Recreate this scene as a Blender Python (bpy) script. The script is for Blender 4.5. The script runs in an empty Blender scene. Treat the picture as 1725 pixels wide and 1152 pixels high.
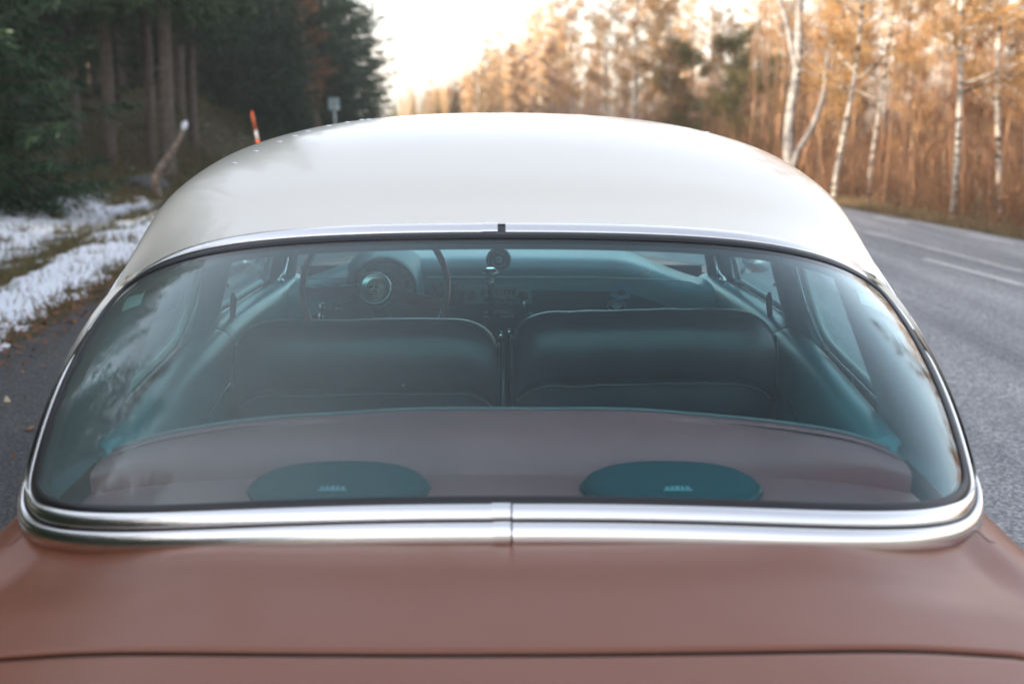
import bpy, math, random
import numpy as np
from mathutils import Vector, Matrix, noise
random.seed(7); rng = np.random.default_rng(7)
C = bpy.context.scene
COL = C.collection
R = math.radians
# ------------------------------------------------------------------ camera, world, sun, exposure
EYE = 1.55
cam_data = bpy.data.cameras.new('camera'); cam = bpy.data.objects.new('camera', cam_data); COL.objects.link(cam)
cam.location = (0, 0, EYE)
TH = math.atan(386/2100); YAW = -math.atan(17.5/2100)
cam.rotation_euler = (math.pi/2-TH, 0, YAW)
cam_data.sensor_width = 36; cam_data.lens = 2100/1725*36
cam_data.clip_start = .05; cam_data.clip_end = 3000
cam_data.dof.use_dof = True; cam_data.dof.focus_distance = 3.3; cam_data.dof.aperture_fstop = 2.8
C.camera = cam
SUN_EL = R(23); SUN_AZ = math.atan2(-.86, -.50)
w = bpy.data.worlds.new('World'); C.world = w; w.use_nodes = True
nt = w.node_tree; nt.nodes.clear()
sky = nt.nodes.new('ShaderNodeTexSky'); sky.sky_type = 'NISHITA'; sky.sun_disc = False
sky.sun_elevation = SUN_EL; sky.sun_rotation = SUN_AZ; sky.dust_density = 2.5; sky.air_density = 1.0; sky.ozone_density = 1.0
bg = nt.nodes.new('ShaderNodeBackground'); bg.inputs[1].default_value = .15
wo = nt.nodes.new('ShaderNodeOutputWorld')
hs = nt.nodes.new('ShaderNodeHueSaturation'); hs.inputs['Saturation'].default_value = .5
nt.links.new(sky.outputs[0], hs.inputs['Color']); nt.links.new(hs.outputs[0], bg.inputs[0]); nt.links.new(bg.outputs[0], wo.inputs[0])
sd = bpy.data.lights.new('sun', 'SUN'); sd.energy = 5.0; sd.angle = R(.5); sd.color = (1, .86, .68)
sun = bpy.data.objects.new('sun', sd); COL.objects.link(sun)
sv = Vector((math.sin(SUN_AZ)*math.cos(SUN_EL), math.cos(SUN_AZ)*math.cos(SUN_EL), math.sin(SUN_EL)))
sun.rotation_euler = sv.to_track_quat('Z', 'Y').to_euler(); sun.location = (-20, -20, 30)
C.view_settings.view_transform = 'Standard'; C.view_settings.look = 'None'
C.view_settings.exposure = 1.86; C.view_settings.gamma = 1; C.view_settings.use_curve_mapping = False
C.cycles.max_bounces = 10; C.cycles.transparent_max_bounces = 24; C.cycles.glossy_bounces = 5
C.cycles.caustics_reflective = False; C.cycles.caustics_refractive = False

def P(px, py, zc):
    """a point seen in the photo, at a chosen distance along the lens axis"""
    a = (px-862.5)/2100*zc; b = (576-py)/2100*zc
    Y = zc*math.cos(TH)+b*math.sin(TH); Z = EYE-zc*math.sin(TH)+b*math.cos(TH)
    return Vector((a*math.cos(YAW)-Y*math.sin(YAW), a*math.sin(YAW)+Y*math.cos(YAW), Z))

# ------------------------------------------------------------------ materials
def lk(nt, a, b): nt.links.new(a, b)
def mat(name, col, rough=.5, metal=0, coat=0, coat_rough=.03, var=0, vscale=8, bump=0, bscale=60, spec=.5, sheen=0, trans=0, var2=None, rvar=0):
    m = bpy.data.materials.new(name); m.use_nodes = True; n = m.node_tree; b = n.nodes['Principled BSDF']
    b.inputs['Base Color'].default_value = (*col, 1); b.inputs['Roughness'].default_value = rough
    b.inputs['Metallic'].default_value = metal; b.inputs['Coat Weight'].default_value = coat
    b.inputs['Coat Roughness'].default_value = coat_rough; b.inputs['Specular IOR Level'].default_value = spec
    tc = n.nodes.new('ShaderNodeTexCoord')
    if var or var2:
        t = n.nodes.new('ShaderNodeTexNoise'); t.inputs['Scale'].default_value = vscale; t.inputs['Detail'].default_value = 6
        lk(n, tc.outputs['Object'], t.inputs['Vector'])
        r = n.nodes.new('ShaderNodeValToRGB'); lk(n, t.outputs['Fac'], r.inputs['Fac'])
        r.color_ramp.elements[0].position = .35; r.color_ramp.elements[1].position = .65
        c2 = var2 if var2 else tuple(min(1, c*(1+var)) for c in col)
        c1 = col if var2 else tuple(c*(1-var) for c in col)
        r.color_ramp.elements[0].color = (*c1, 1); r.color_ramp.elements[1].color = (*c2, 1)
        lk(n, r.outputs['Color'], b.inputs['Base Color'])
    if rvar:
        t = n.nodes.new('ShaderNodeTexNoise'); t.inputs['Scale'].default_value = 5; t.inputs['Detail'].default_value = 8
        lk(n, tc.outputs['Object'], t.inputs['Vector'])
        mr = n.nodes.new('ShaderNodeMapRange'); mr.inputs['From Min'].default_value=.3; mr.inputs['From Max'].default_value=.7
        mr.inputs['To Min'].default_value = max(0.01, rough-rvar); mr.inputs['To Max'].default_value = rough+rvar
        lk(n, t.outputs['Fac'], mr.inputs['Value']); lk(n, mr.outputs[0], b.inputs['Roughness'])
    if bump:
        t = n.nodes.new('ShaderNodeTexNoise'); t.inputs['Scale'].default_value = bscale; t.inputs['Detail'].default_value = 4
        lk(n, tc.outputs['Object'], t.inputs['Vector'])
        bu = n.nodes.new('ShaderNodeBump'); bu.inputs['Strength'].default_value = 1; bu.inputs['Distance'].default_value = bump
        lk(n, t.outputs['Fac'], bu.inputs['Height']); lk(n, bu.outputs[0], b.inputs['Normal'])
    return m
def rand_mat(name, cols, rough=.6, trans=.25):
    """leaf material: colour picked per tree and per clump, some light through the leaf"""
    m = bpy.data.materials.new(name); m.use_nodes = True; n = m.node_tree; b = n.nodes['Principled BSDF']
    oi = n.nodes.new('ShaderNodeObjectInfo'); g = n.nodes.new('ShaderNodeNewGeometry'); ad = n.nodes.new('ShaderNodeMath'); ad.operation = 'ADD'
    t = n.nodes.new('ShaderNodeMath'); t.operation = 'MULTIPLY'; t.inputs[1].default_value = .55
    t2 = n.nodes.new('ShaderNodeMath'); t2.operation = 'MULTIPLY'; t2.inputs[1].default_value = .45
    lk(n, oi.outputs['Random'], t.inputs[0]); lk(n, g.outputs['Random Per Island'], t2.inputs[0])
    lk(n, t.outputs[0], ad.inputs[0]); lk(n, t2.outputs[0], ad.inputs[1])
    r = n.nodes.new('ShaderNodeValToRGB'); lk(n, ad.outputs[0], r.inputs['Fac'])
    el = r.color_ramp.elements; el[0].color = (*cols[0], 1); el[1].color = (*cols[-1], 1); el[0].position = .15; el[1].position = .85
    for i, c in enumerate(cols[1:-1]):
        e = el.new(.15+.7*(i+1)/(len(cols)-1)); e.color = (*c, 1)
    lk(n, r.outputs['Color'], b.inputs['Base Color']); b.inputs['Roughness'].default_value = rough
    tr = n.nodes.new('ShaderNodeBsdfTranslucent'); lk(n, r.outputs['Color'], tr.inputs['Color'])
    mx = n.nodes.new('ShaderNodeMixShader'); mx.inputs[0].default_value = trans
    lk(n, b.outputs[0], mx.inputs[1]); lk(n, tr.outputs[0], mx.inputs[2]); lk(n, mx.outputs[0], n.nodes['Material Output'].inputs['Surface'])
    return m
def glass_mat(name, tint, dust_and_veil=0.0, F0=.018, F1=.96):
    m = bpy.data.materials.new(name); m.use_nodes = True; n = m.node_tree; n.nodes.clear()
    out = n.nodes.new('ShaderNodeOutputMaterial'); tr = n.nodes.new('ShaderNodeBsdfTransparent'); tr.inputs[0].default_value = (*tint, 1)
    gl = n.nodes.new('ShaderNodeBsdfGlossy'); gl.inputs['Roughness'].default_value = .012; gl.inputs[0].default_value = (1, 1, 1, 1)
    lw = n.nodes.new('ShaderNodeLayerWeight'); lw.inputs[0].default_value = .5
    p = n.nodes.new('ShaderNodeMath'); p.operation = 'POWER'; p.inputs[1].default_value = 4; lk(n, lw.outputs['Facing'], p.inputs[0])
    ma = n.nodes.new('ShaderNodeMath'); ma.operation = 'MULTIPLY_ADD'; ma.inputs[1].default_value = F1; ma.inputs[2].default_value = F0; lk(n, p.outputs[0], ma.inputs[0])
    mx = n.nodes.new('ShaderNodeMixShader'); lk(n, ma.outputs[0], mx.inputs[0]); lk(n, tr.outputs[0], mx.inputs[1]); lk(n, gl.outputs[0], mx.inputs[2])
    last = mx
    if dust_and_veil:
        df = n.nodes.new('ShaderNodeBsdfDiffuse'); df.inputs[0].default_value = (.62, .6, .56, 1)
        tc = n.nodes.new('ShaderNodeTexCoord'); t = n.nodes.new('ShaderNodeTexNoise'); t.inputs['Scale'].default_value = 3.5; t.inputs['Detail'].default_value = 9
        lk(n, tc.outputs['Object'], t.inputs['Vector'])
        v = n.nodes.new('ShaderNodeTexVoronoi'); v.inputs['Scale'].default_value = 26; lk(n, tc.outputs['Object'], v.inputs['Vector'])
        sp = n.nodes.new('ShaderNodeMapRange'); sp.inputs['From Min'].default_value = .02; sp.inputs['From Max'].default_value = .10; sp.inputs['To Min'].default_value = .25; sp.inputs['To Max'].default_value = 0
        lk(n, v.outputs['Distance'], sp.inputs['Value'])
        mr = n.nodes.new('ShaderNodeMapRange'); mr.inputs['From Min'].default_value = .3; mr.inputs['From Max'].default_value = .8; mr.inputs['To Min'].default_value = dust_and_veil*.3; mr.inputs['To Max'].default_value = dust_and_veil
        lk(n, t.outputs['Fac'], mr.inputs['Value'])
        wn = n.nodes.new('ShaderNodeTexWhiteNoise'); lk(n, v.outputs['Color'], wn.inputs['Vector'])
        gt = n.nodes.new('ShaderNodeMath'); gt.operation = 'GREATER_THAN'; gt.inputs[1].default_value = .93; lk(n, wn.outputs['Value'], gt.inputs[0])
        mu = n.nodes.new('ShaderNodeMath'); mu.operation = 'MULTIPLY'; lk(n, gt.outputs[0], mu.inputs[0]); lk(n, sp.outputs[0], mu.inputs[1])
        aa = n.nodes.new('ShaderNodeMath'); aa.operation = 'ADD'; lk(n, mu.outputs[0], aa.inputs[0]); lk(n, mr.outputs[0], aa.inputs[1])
        sx = n.nodes.new('ShaderNodeSeparateXYZ'); lk(n, tc.outputs['Object'], sx.inputs[0]); fx = n.nodes.new('ShaderNodeMapRange'); fx.interpolation_type = 'SMOOTHSTEP'  # veil growing toward the left: sky reflection painted in over the real dust
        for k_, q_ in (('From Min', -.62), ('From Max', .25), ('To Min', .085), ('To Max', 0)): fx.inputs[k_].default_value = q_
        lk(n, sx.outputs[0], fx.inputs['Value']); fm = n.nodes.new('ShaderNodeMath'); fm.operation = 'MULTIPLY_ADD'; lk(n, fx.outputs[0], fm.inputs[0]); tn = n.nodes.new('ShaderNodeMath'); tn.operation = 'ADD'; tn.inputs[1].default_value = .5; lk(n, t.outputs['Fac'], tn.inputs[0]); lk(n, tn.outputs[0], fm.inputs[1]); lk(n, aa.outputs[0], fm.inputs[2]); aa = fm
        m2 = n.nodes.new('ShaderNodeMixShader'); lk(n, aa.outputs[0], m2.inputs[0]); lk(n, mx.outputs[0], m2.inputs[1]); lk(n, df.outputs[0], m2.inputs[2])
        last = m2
    lk(n, last.outputs[0], out.inputs['Surface'])
    return m
M = {}
M['roof'] = mat('cream_paint', (.765, .715, .62), .30, 0, .6, .04)
M['copper'] = mat('copper_paint', (.20, .057, .022), .45, .1, .35, .17, rvar=.04)
M['chrome'] = mat('polished_trim', (.84, .83, .82), .22, 1, rvar=.05)
M['chrome_dark'] = mat('dull_trim', (.42, .43, .44), .22, 1, rvar=.08)
M['rubber'] = mat('rubber', (.012, .012, .013), .38, bump=.0004, bscale=200)
M['black'] = mat('black_plastic', (.012, .016, .018), .35)
M['teal_vinyl'] = mat('teal_vinyl', (.050, .205, .220), .32, bump=.0004, bscale=260, var=.12, vscale=5, coat=.25, coat_rough=.25)
M['dark_teal'] = mat('dark_teal_paint', (.016, .060, .068), .30, coat=.3, coat_rough=.1)
M['seat'] = mat('dark_maroon_vinyl', (.080, .054, .060), .32, bump=.0006, bscale=240, var=.15, vscale=4, coat=.35, coat_rough=.28)
M['seat_edge'] = mat('piping_vinyl', (.22, .19, .19), .4)
M['shelf'] = mat('mauve_vinyl', (.55, .165, .165), .42, bump=.0006, bscale=240, var=.12, vscale=3)
M['speaker'] = mat('speaker_cloth', (.020, .075, .085), .7, bump=.001, bscale=600)
M['floor'] = mat('carpet', (.02, .02, .022), .95)
M['headliner'] = mat('headliner_cloth', (.10, .17, .18), .9)
M['gold'] = mat('antique_gold', (.80, .66, .44), .45, .15, var=.2, vscale=60)
M['dial'] = mat('dial_grey', (.24, .34, .33), .5)
M['dial_dark'] = mat('dial_dark', (.02, .04, .045), .4)
M['dial_light'] = mat('dial_light', (.5, .62, .58), .5)
M['socket_shade'] = mat('painted_socket_shade', (.01, .012, .01), .8)
M['maroon'] = mat('wheel_maroon', (.40, .10, .09), .18, coat=.7)
M['silver'] = mat('silver_bead', (.72, .76, .76), .3, .45)
M['radio'] = mat('radio_face', (.26, .38, .37), .3, .4)
M['sticker_blue'] = mat('sticker_blue', (.05, .28, .42), .5)
M['sticker_pale'] = mat('sticker_pale', (.34, .50, .52), .5)
M['letter'] = mat('plate_lettering', (.6, .75, .75), .5)
M['tyre'] = mat('tyre_rubber', (.02, .02, .02), .7)
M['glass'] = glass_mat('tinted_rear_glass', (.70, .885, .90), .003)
M['side_glass'] = glass_mat('tinted_side_glass', (.92, .975, .98), F0=.022, F1=.35)
g = bpy.data.materials.new('cut_crystal'); g.use_nodes = True; b = g.node_tree.nodes['Principled BSDF']
b.inputs['Base Color'].default_value = (.95, 1, 1, 1); b.inputs['Roughness'].default_value = .08; b.inputs['Metallic'].default_value = .9; b.inputs['IOR'].default_value = 1.7; b.inputs['Coat Weight'].default_value = 1
M['crystal'] = g

# ------------------------------------------------------------------ mesh helpers
def link_mesh(name, verts, faces, m, parent=None, smooth=True, loc=None):
    me = bpy.data.meshes.new(name); me.from_pydata([tuple(v) for v in verts], [], faces)
    if smooth: me.polygons.foreach_set('use_smooth', [True]*len(me.polygons))
    if m: me.materials.append(m)
    o = bpy.data.objects.new(name, me); COL.objects.link(o)
    if parent: o.parent = parent
    if loc: o.location = loc
    me.update(); return o
def np_mesh(name, V, Q, m, parent=None, smooth=False, k=4):
    me = bpy.data.meshes.new(name); V = np.asarray(V, np.float32); Q = np.asarray(Q, np.int32)
    me.vertices.add(len(V)); me.vertices.foreach_set('co', V.ravel()); me.loops.add(Q.size); me.loops.foreach_set('vertex_index', Q.ravel())
    me.polygons.add(len(Q)); me.polygons.foreach_set('loop_start', np.arange(0, Q.size, k, dtype=np.int32)); me.polygons.foreach_set('loop_total', np.full(len(Q), k, np.int32))
    me.polygons.foreach_set('use_smooth', np.full(len(Q), smooth)); me.materials.append(m); me.update(calc_edges=True)
    o = bpy.data.objects.new(name, me); COL.objects.link(o)
    if parent: o.parent = parent
    return o
class MB:
    def __init__(s): s.v = []; s.f = []
    def add(s, v, f):
        n = len(s.v); s.v += [Vector(p) for p in v]; s.f += [tuple(i+n for i in q) for q in f]; return s
    def box(s, c, d, rot=None):
        v = [Vector((x*d[0]/2, y*d[1]/2, z*d[2]/2)) for x in (-1, 1) for y in (-1, 1) for z in (-1, 1)]
        if rot: v = [rot @ p for p in v]
        return s.add([p+Vector(c) for p in v], [(0, 1, 3, 2), (4, 6, 7, 5), (0, 4, 5, 1), (2, 3, 7, 6), (0, 2, 6, 4), (1, 5, 7, 3)])
    def lathe(s, prof, c=(0, 0, 0), rot=None, n=32, sx=1):
        v = []; f = []
        for r, z in prof:
            for i in range(n):
                a = 2*math.pi*i/n; p = Vector((r*math.cos(a)*sx, r*math.sin(a), z))
                v.append((rot @ p if rot else p)+Vector(c))
        for j in range(len(prof)-1):
            for i in range(n): f.append((j*n+i, j*n+(i+1) % n, (j+1)*n+(i+1) % n, (j+1)*n+i))
        f.append(tuple(range(n))[::-1]); f.append(tuple((len(prof)-1)*n+i for i in range(n)))
        return s.add(v, f)
    def tube(s, pts, r, n=8, closed=False, flat=1):
        pts = [Vector(p) for p in pts]; rr = r if isinstance(r, (list, tuple)) else [r]*len(pts); v = []; f = []; L = len(pts)
        up = None
        for i, p in enumerate(pts):
            if closed: t = pts[(i+1) % L]-pts[i-1]
            else: t = pts[min(i+1, L-1)]-pts[max(i-1, 0)]
            t.normalize()
            if up is None: up = t.orthogonal().normalized()
            up = (up-t*up.dot(t)).normalized(); b2 = t.cross(up)
            for k in range(n):
                a = 2*math.pi*k/n; v.append(p+up*math.cos(a)*rr[i]+b2*math.sin(a)*rr[i]*flat)
        m2 = L if closed else L-1
        for i in range(m2):
            for k in range(n):
                a, b2 = i*n, ((i+1) % L)*n; f.append((a+k, a+(k+1) % n, b2+(k+1) % n, b2+k))
        if not closed: f.append(tuple(range(n))[::-1]); f.append(tuple((L-1)*n+k for k in range(n)))
        return s.add(v, f)
    def build(s, name, m, parent=None, smooth=True, bevel=0, seg=2):
        o = link_mesh(name, s.v, s.f, m, parent, smooth)
        if bevel:
            b = o.modifiers.new('bevel', 'BEVEL'); b.width = bevel; b.segments = seg; b.limit_method = 'ANGLE'; b.angle_limit = R(40)
        if smooth and bevel:
            o.data.polygons.foreach_set('use_smooth', [True]*len(o.data.polygons))
            n2 = o.modifiers.new('normals', 'WEIGHTED_NORMAL')
        return o
def grid(nu, nv, fn, keep=None):
    v = [Vector(fn(i/nu, j/nv)) for j in range(nv+1) for i in range(nu+1)]
    f = []
    for j in range(nv):
        for i in range(nu):
            if keep and not keep((i+.5)/nu, (j+.5)/nv): continue
            a = j*(nu+1)+i; f.append((a, a+1, a+nu+2, a+nu+1))
    return v, f
def gobj(name, nu, nv, fn, m, parent=None, keep=None, thick=0, smooth=True):
    v, f = grid(nu, nv, fn, keep); o = link_mesh(name, v, f, m, parent, smooth)
    if thick:
        s = o.modifiers.new('thickness', 'SOLIDIFY'); s.thickness = thick; s.offset = -1
    return o
def interp(kn, x):
    """smooth (Catmull-Rom) interpolation through knots"""
    n = len(kn)
    if x <= kn[0][0]: return kn[0][1]
    if x >= kn[-1][0]: return kn[-1][1]
    for i in range(n-1):
        if x <= kn[i+1][0]: break
    x0, y0 = kn[i]; x1, y1 = kn[i+1]
    m0 = (y1-kn[i-1][1])/(x1-kn[i-1][0]) if i > 0 else (y1-y0)/(x1-x0)
    m1 = (kn[i+2][1]-y0)/(kn[i+2][0]-x0) if i+2 < n else (y1-y0)/(x1-x0)
    t = (x-x0)/(x1-x0); h = x1-x0
    return (2*t**3-3*t*t+1)*y0+(t**3-2*t*t+t)*h*m0+(-2*t**3+3*t*t)*y1+(t**3-t*t)*h*m1
def spline(pts, n, closed=False):
    pts = [Vector(p) for p in pts]; L = len(pts); out = []
    m = L if closed else L-1
    for i in range(m):
        p0 = pts[(i-1) % L] if closed or i > 0 else pts[0]*2-pts[1]; p1 = pts[i]; p2 = pts[(i+1) % L]
        p3 = pts[(i+2) % L] if closed or i+2 < L else pts[-1]*2-pts[-2]
        for k in range(n):
            t = k/n; out.append(.5*((2*p1)+(p2-p0)*t+(2*p0-5*p1+4*p2-p3)*t*t+(3*p1-p0-3*p2+p3)*t**3))
    if not closed: out.append(pts[-1].copy())
    return out
def ss(a, b, x):
    t = max(0, min(1, (x-a)/(b-a))); return t*t*(3-2*t)
def tag(o, label=None, cat=None, group=None, kind=None):
    if label: o['label'] = label
    if cat: o['category'] = cat
    if group: o['group'] = group
    if kind: o['kind'] = kind
    return o
def empty(name, loc=(0, 0, 0), rz=0):
    o = bpy.data.objects.new(name, None); COL.objects.link(o); o.location = loc; o.rotation_euler = (0, 0, rz); o.empty_display_size = .2; return o
def text_mesh(s, size, M4, name, m, parent, depth=.0006, sx=1, space=1.0):
    cu = bpy.data.curves.new(name, 'FONT'); cu.body = s; cu.size = size; cu.align_x = 'CENTER'; cu.align_y = 'CENTER'; cu.extrude = depth; cu.space_character = space
    to = bpy.data.objects.new(name, cu); COL.objects.link(to)
    dg = bpy.context.evaluated_depsgraph_get(); me = bpy.data.meshes.new_from_object(to.evaluated_get(dg))
    bpy.data.objects.remove(to)
    v = [M4 @ Vector((p.co.x*sx, p.co.y, p.co.z)) for p in me.vertices]; f = [tuple(p.vertices) for p in me.polygons]
    return link_mesh(name, v, f, m, parent, False)

# ------------------------------------------------------------------ ground
def XL(Y): return -2.66-.0737*Y-.00055*max(0, Y-20)**2*.6 if Y > 0 else -2.66+.02*Y
def XR(Y):
    if Y < 10: return 7.1-.06*(Y-10)
    if Y < 15: return 7.1-.13*(Y-10)
    return 6.45-.137*(Y-15)-.0006*max(0, Y-20)**2*.6
def hgt(X, Y):
    s = XL(Y)-X
    z = 0
    if s > 0:
        s0 = 4.2-3.0*ss(18, 42, Y)
        z = -.16*math.exp(-((s-2.3)/.8)**2)*(1-ss(20, 40, Y))
        sl = .13+.32*ss(24, 42, Y)
        z += min(2.0, max(0, s-s0)*sl)*(1-.6*ss(70, 120, Y))
        z += .06*noise.noise(Vector((X*.5, Y*.5, 3)))*ss(0, 2, s)+.10*noise.noise(Vector((X*.18, Y*.18, 9)))*ss(3, 8, s)
        z += .02*noise.noise(Vector((X*2, Y*2, 5)))*ss(0, .6, s)
    r = X-XR(Y)
    if r > 0:
        z = -.25*ss(.3, 2.5, r)+.05*noise.noise(Vector((X*.6, Y*.6, 1)))*ss(0, 2, r)+.3*ss(6, 30, r)
    return z
def mat_ground():
    m = bpy.data.materials.new('forest_floor'); m.use_nodes = True; n = m.node_tree; b = n.nodes['Principled BSDF']; b.inputs['Roughness'].default_value = .95
    tc = n.nodes.new('ShaderNodeTexCoord'); t = n.nodes.new('ShaderNodeTexNoise'); t.inputs['Scale'].default_value = 1.1; t.inputs['Detail'].default_value = 10; t.inputs['Roughness'].default_value = .7
    lk(n, tc.outputs['Object'], t.inputs['Vector']); r = n.nodes.new('ShaderNodeValToRGB'); lk(n, t.outputs['Fac'], r.inputs['Fac'])
    e = r.color_ramp.elements; e[0].position = .32; e[0].color = (.022, .028, .010, 1); e[1].position = .72; e[1].color = (.16, .085, .03, 1)
    x = e.new(.5); x.color = (.065, .055, .022, 1)
    lk(n, r.outputs['Color'], b.inputs['Base Color'])
    t2 = n.nodes.new('ShaderNodeTexNoise'); t2.inputs['Scale'].default_value = 14; t2.inputs['Detail'].default_value = 6; lk(n, tc.outputs['Object'], t2.inputs['Vector'])
    bu = n.nodes.new('ShaderNodeBump'); bu.inputs['Distance'].default_value = .05; lk(n, t2.outputs['Fac'], bu.inputs['Height']); lk(n, bu.outputs[0], b.inputs['Normal'])
    return m
xs = np.concatenate([np.arange(-400, -40, 20), np.arange(-40, -14, 1.0), np.arange(-14, -2.4, .16), np.arange(-2.4, 5, 1.2), np.arange(5, 10, .3), np.arange(10, 40, 1.5), np.arange(40, 420, 20)])
ys = np.concatenate([np.arange(-400, -40, 20), np.arange(-40, 5, 1.5), np.arange(5, 30, .22), np.arange(30, 80, 1.0), np.arange(80, 900, 25)])
V = np.array([(x, y, hgt(x, y)) for y in ys for x in xs]); nx = len(xs)
Q = [(j*nx+i, j*nx+i+1, (j+1)*nx+i+1, (j+1)*nx+i) for j in range(len(ys)-1) for i in range(nx-1)]
tag(np_mesh('ground', V-np.array([0, 0, .02]), Q, mat_ground(), smooth=True), kind='structure')

def mat_asphalt(name, c0, c1, big0, big1):
    m = bpy.data.materials.new(name); m.use_nodes = True; n = m.node_tree; b = n.nodes['Principled BSDF']; b.inputs['Roughness'].default_value = .62
    tc = n.nodes.new('ShaderNodeTexCoord')
    v = n.nodes.new('ShaderNodeTexVoronoi'); v.inputs['Scale'].default_value = 80; lk(n, tc.outputs['Object'], v.inputs['Vector'])
    sp = n.nodes.new('ShaderNodeSeparateColor'); lk(n, v.outputs['Color'], sp.inputs[0])
    r = n.nodes.new('ShaderNodeValToRGB'); lk(n, sp.outputs[0], r.inputs['Fac']); e = r.color_ramp.elements
    e[0].color = (*c0, 1); e[1].color = (*c1, 1); e[0].position = .25; e[1].position = 1
    mp = n.nodes.new('ShaderNodeMapping'); mp.inputs['Scale'].default_value = (1.5, .10, 1); mp.inputs['Rotation'].default_value = (0, 0, -.13); lk(n, tc.outputs['Object'], mp.inputs['Vector'])
    t = n.nodes.new('ShaderNodeTexNoise'); t.inputs['Scale'].default_value = 1.3; t.inputs['Detail'].default_value = 7; lk(n, mp.outputs[0], t.inputs['Vector'])
    r2 = n.nodes.new('ShaderNodeValToRGB'); lk(n, t.outputs['Fac'], r2.inputs['Fac']); e = r2.color_ramp.elements
    e[0].position = .35; e[1].position = .65; e[0].color = (*big0, 1); e[1].color = (*big1, 1)
    mu = n.nodes.new('ShaderNodeMix'); mu.data_type = 'RGBA'; mu.blend_type = 'MULTIPLY'; mu.inputs[0].default_value = 1
    lk(n, r.outputs['Color'], mu.inputs[6]); lk(n, r2.outputs['Color'], mu.inputs[7]); lk(n, mu.outputs[2], b.inputs['Base Color'])
    bu = n.nodes.new('ShaderNodeBump'); bu.inputs['Distance'].default_value = .006; lk(n, v.outputs['Distance'], bu.inputs['Height']); lk(n, bu.outputs[0], b.inputs['Normal'])
    return m
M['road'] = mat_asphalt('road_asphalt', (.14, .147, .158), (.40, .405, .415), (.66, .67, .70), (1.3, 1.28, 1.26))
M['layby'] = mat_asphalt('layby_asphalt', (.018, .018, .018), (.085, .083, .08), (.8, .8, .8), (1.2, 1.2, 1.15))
M['paint'] = mat('worn_road_paint', (.55, .55, .54), .6, var2=(.30, .30, .30), vscale=22)
YS = list(np.arange(-60, 0, 3.0))+list(np.arange(0, 30, .6))+list(np.arange(30, 260, 5.0))
def strip(name, fa, fb, z, m, y0=-60, y1=260, ragged=0, nx=1, **k):
    v = []; f = []
    yy = [y for y in YS if y0 <= y <= y1] if not k.get('fine') else list(np.arange(y0, y1, .15))
    for y in yy:
        a = fa(y)+ragged*noise.noise(Vector((y*1.3, 0, 7)))+ragged*.4*noise.noise(Vector((y*6, 0, 3))); bb = fb(y)
        for i in range(nx+1): v.append((a+(bb-a)*i/nx, y, z))
    for j in range(len(yy)-1):
        for i in range(nx): p = j*(nx+1)+i; f.append((p, p+1, p+nx+2, p+nx+1))
    return link_mesh(name, v, f, m, None, False)
XM = lambda y: .9-.06*y                              # where the smoother lay-by meets the road surface
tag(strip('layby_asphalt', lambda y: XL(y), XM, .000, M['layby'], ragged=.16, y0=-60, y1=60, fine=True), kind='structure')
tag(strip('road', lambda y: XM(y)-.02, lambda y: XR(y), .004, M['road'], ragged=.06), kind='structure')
# edge dashes and lane dashes
def dash(xa, ya, xb, yb, wd, lab):
    d = Vector((xb-xa, yb-ya, 0)).normalized(); s = Vector((-d.y, d.x, 0))*wd/2; v = []; n = 24
    for i in range(n+1):
        p = Vector((xa, ya, .008)).lerp(Vector((xb, yb, .008)), i/n); j = .012*noise.noise(Vector((i*.9, xa, 0)))
        v += [p-s*(1+j*8), p+s*(1+j*6)]
    o = link_mesh('road_marking', v, [(2*i, 2*i+1, 2*i+3, 2*i+2) for i in range(n)], M['paint'], None, False)
    tag(o, kind='structure')
for ya in (2.0, 4.8, 7.6, 10.4, 14.86, 17.62, 20.4, 23.2, 26, 28.8):
    f = lambda y: XR(y)-.32
    dash(f(ya), ya, f(ya+1.1), ya+1.1, .12, '')
for ya in (-7, -1, 5, 10.4, 16.4, 22.4):
    f = lambda y: 4.75-.10*(y-11.2)+(0 if y < 12 else -.0*(y-12))
    dash(f(ya), ya, f(ya+2.9), ya+2.9, .12, '')
M['paint'] = mat('old_road_paint', (.42, .42, .42), .6, var2=(.24, .24, .245), vscale=9)
dash(5.14, 12.14, 4.80, 16.6, .14, ''); dash(4.80, 16.7, 4.2, 21.5, .12, '')
# verge beyond the road: dry golden grass
M['dry'] = rand_mat('dry_grass', [(.16, .11, .06), (.30, .21, .11), (.22, .14, .07), (.10, .09, .04)], .7, .3)
M['grass'] = rand_mat('verge_grass', [(.035, .055, .014), (.09, .085, .03), (.22, .15, .06), (.05, .07, .02)], .7, .3)
def blades(name, pts, h, wd, m, lean=.5, lab=None, cat='grass'):
    pts = np.array(pts); n = len(pts); a = rng.uniform(0, 2*np.pi, n); hh = h*rng.uniform(.5, 1.3, n); l = lean*rng.uniform(.1, 1.2, n)*hh; la = rng.uniform(0, 2*np.pi, n)
    dx = np.cos(a)*wd/2; dy = np.sin(a)*wd/2; V = np.zeros((n, 4, 3))
    V[:, 0] = pts+np.c_[-dx, -dy, np.zeros(n)]; V[:, 1] = pts+np.c_[dx, dy, np.zeros(n)]
    tip = pts+np.c_[np.cos(la)*l, np.sin(la)*l, hh]
    V[:, 2] = tip+np.c_[dx*.2, dy*.2, np.zeros(n)]; V[:, 3] = tip-np.c_[dx*.2, dy*.2, np.zeros(n)]
    o = np_mesh(name, V.reshape(-1, 3), np.arange(4*n).reshape(-1, 4), m); tag(o, lab, cat, kind='stuff'); return o
pts = []
for _ in range(26000):
    y = rng.uniform(6, 60); s = rng.uniform(.05, 1.7); x = XR(y)+s; pts.append((x, y, hgt(x, y)-.02))
blades('dry_grass', pts, .13, .012, M['dry'], lab='golden dry grass strip between the road and the brown thicket')
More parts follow.
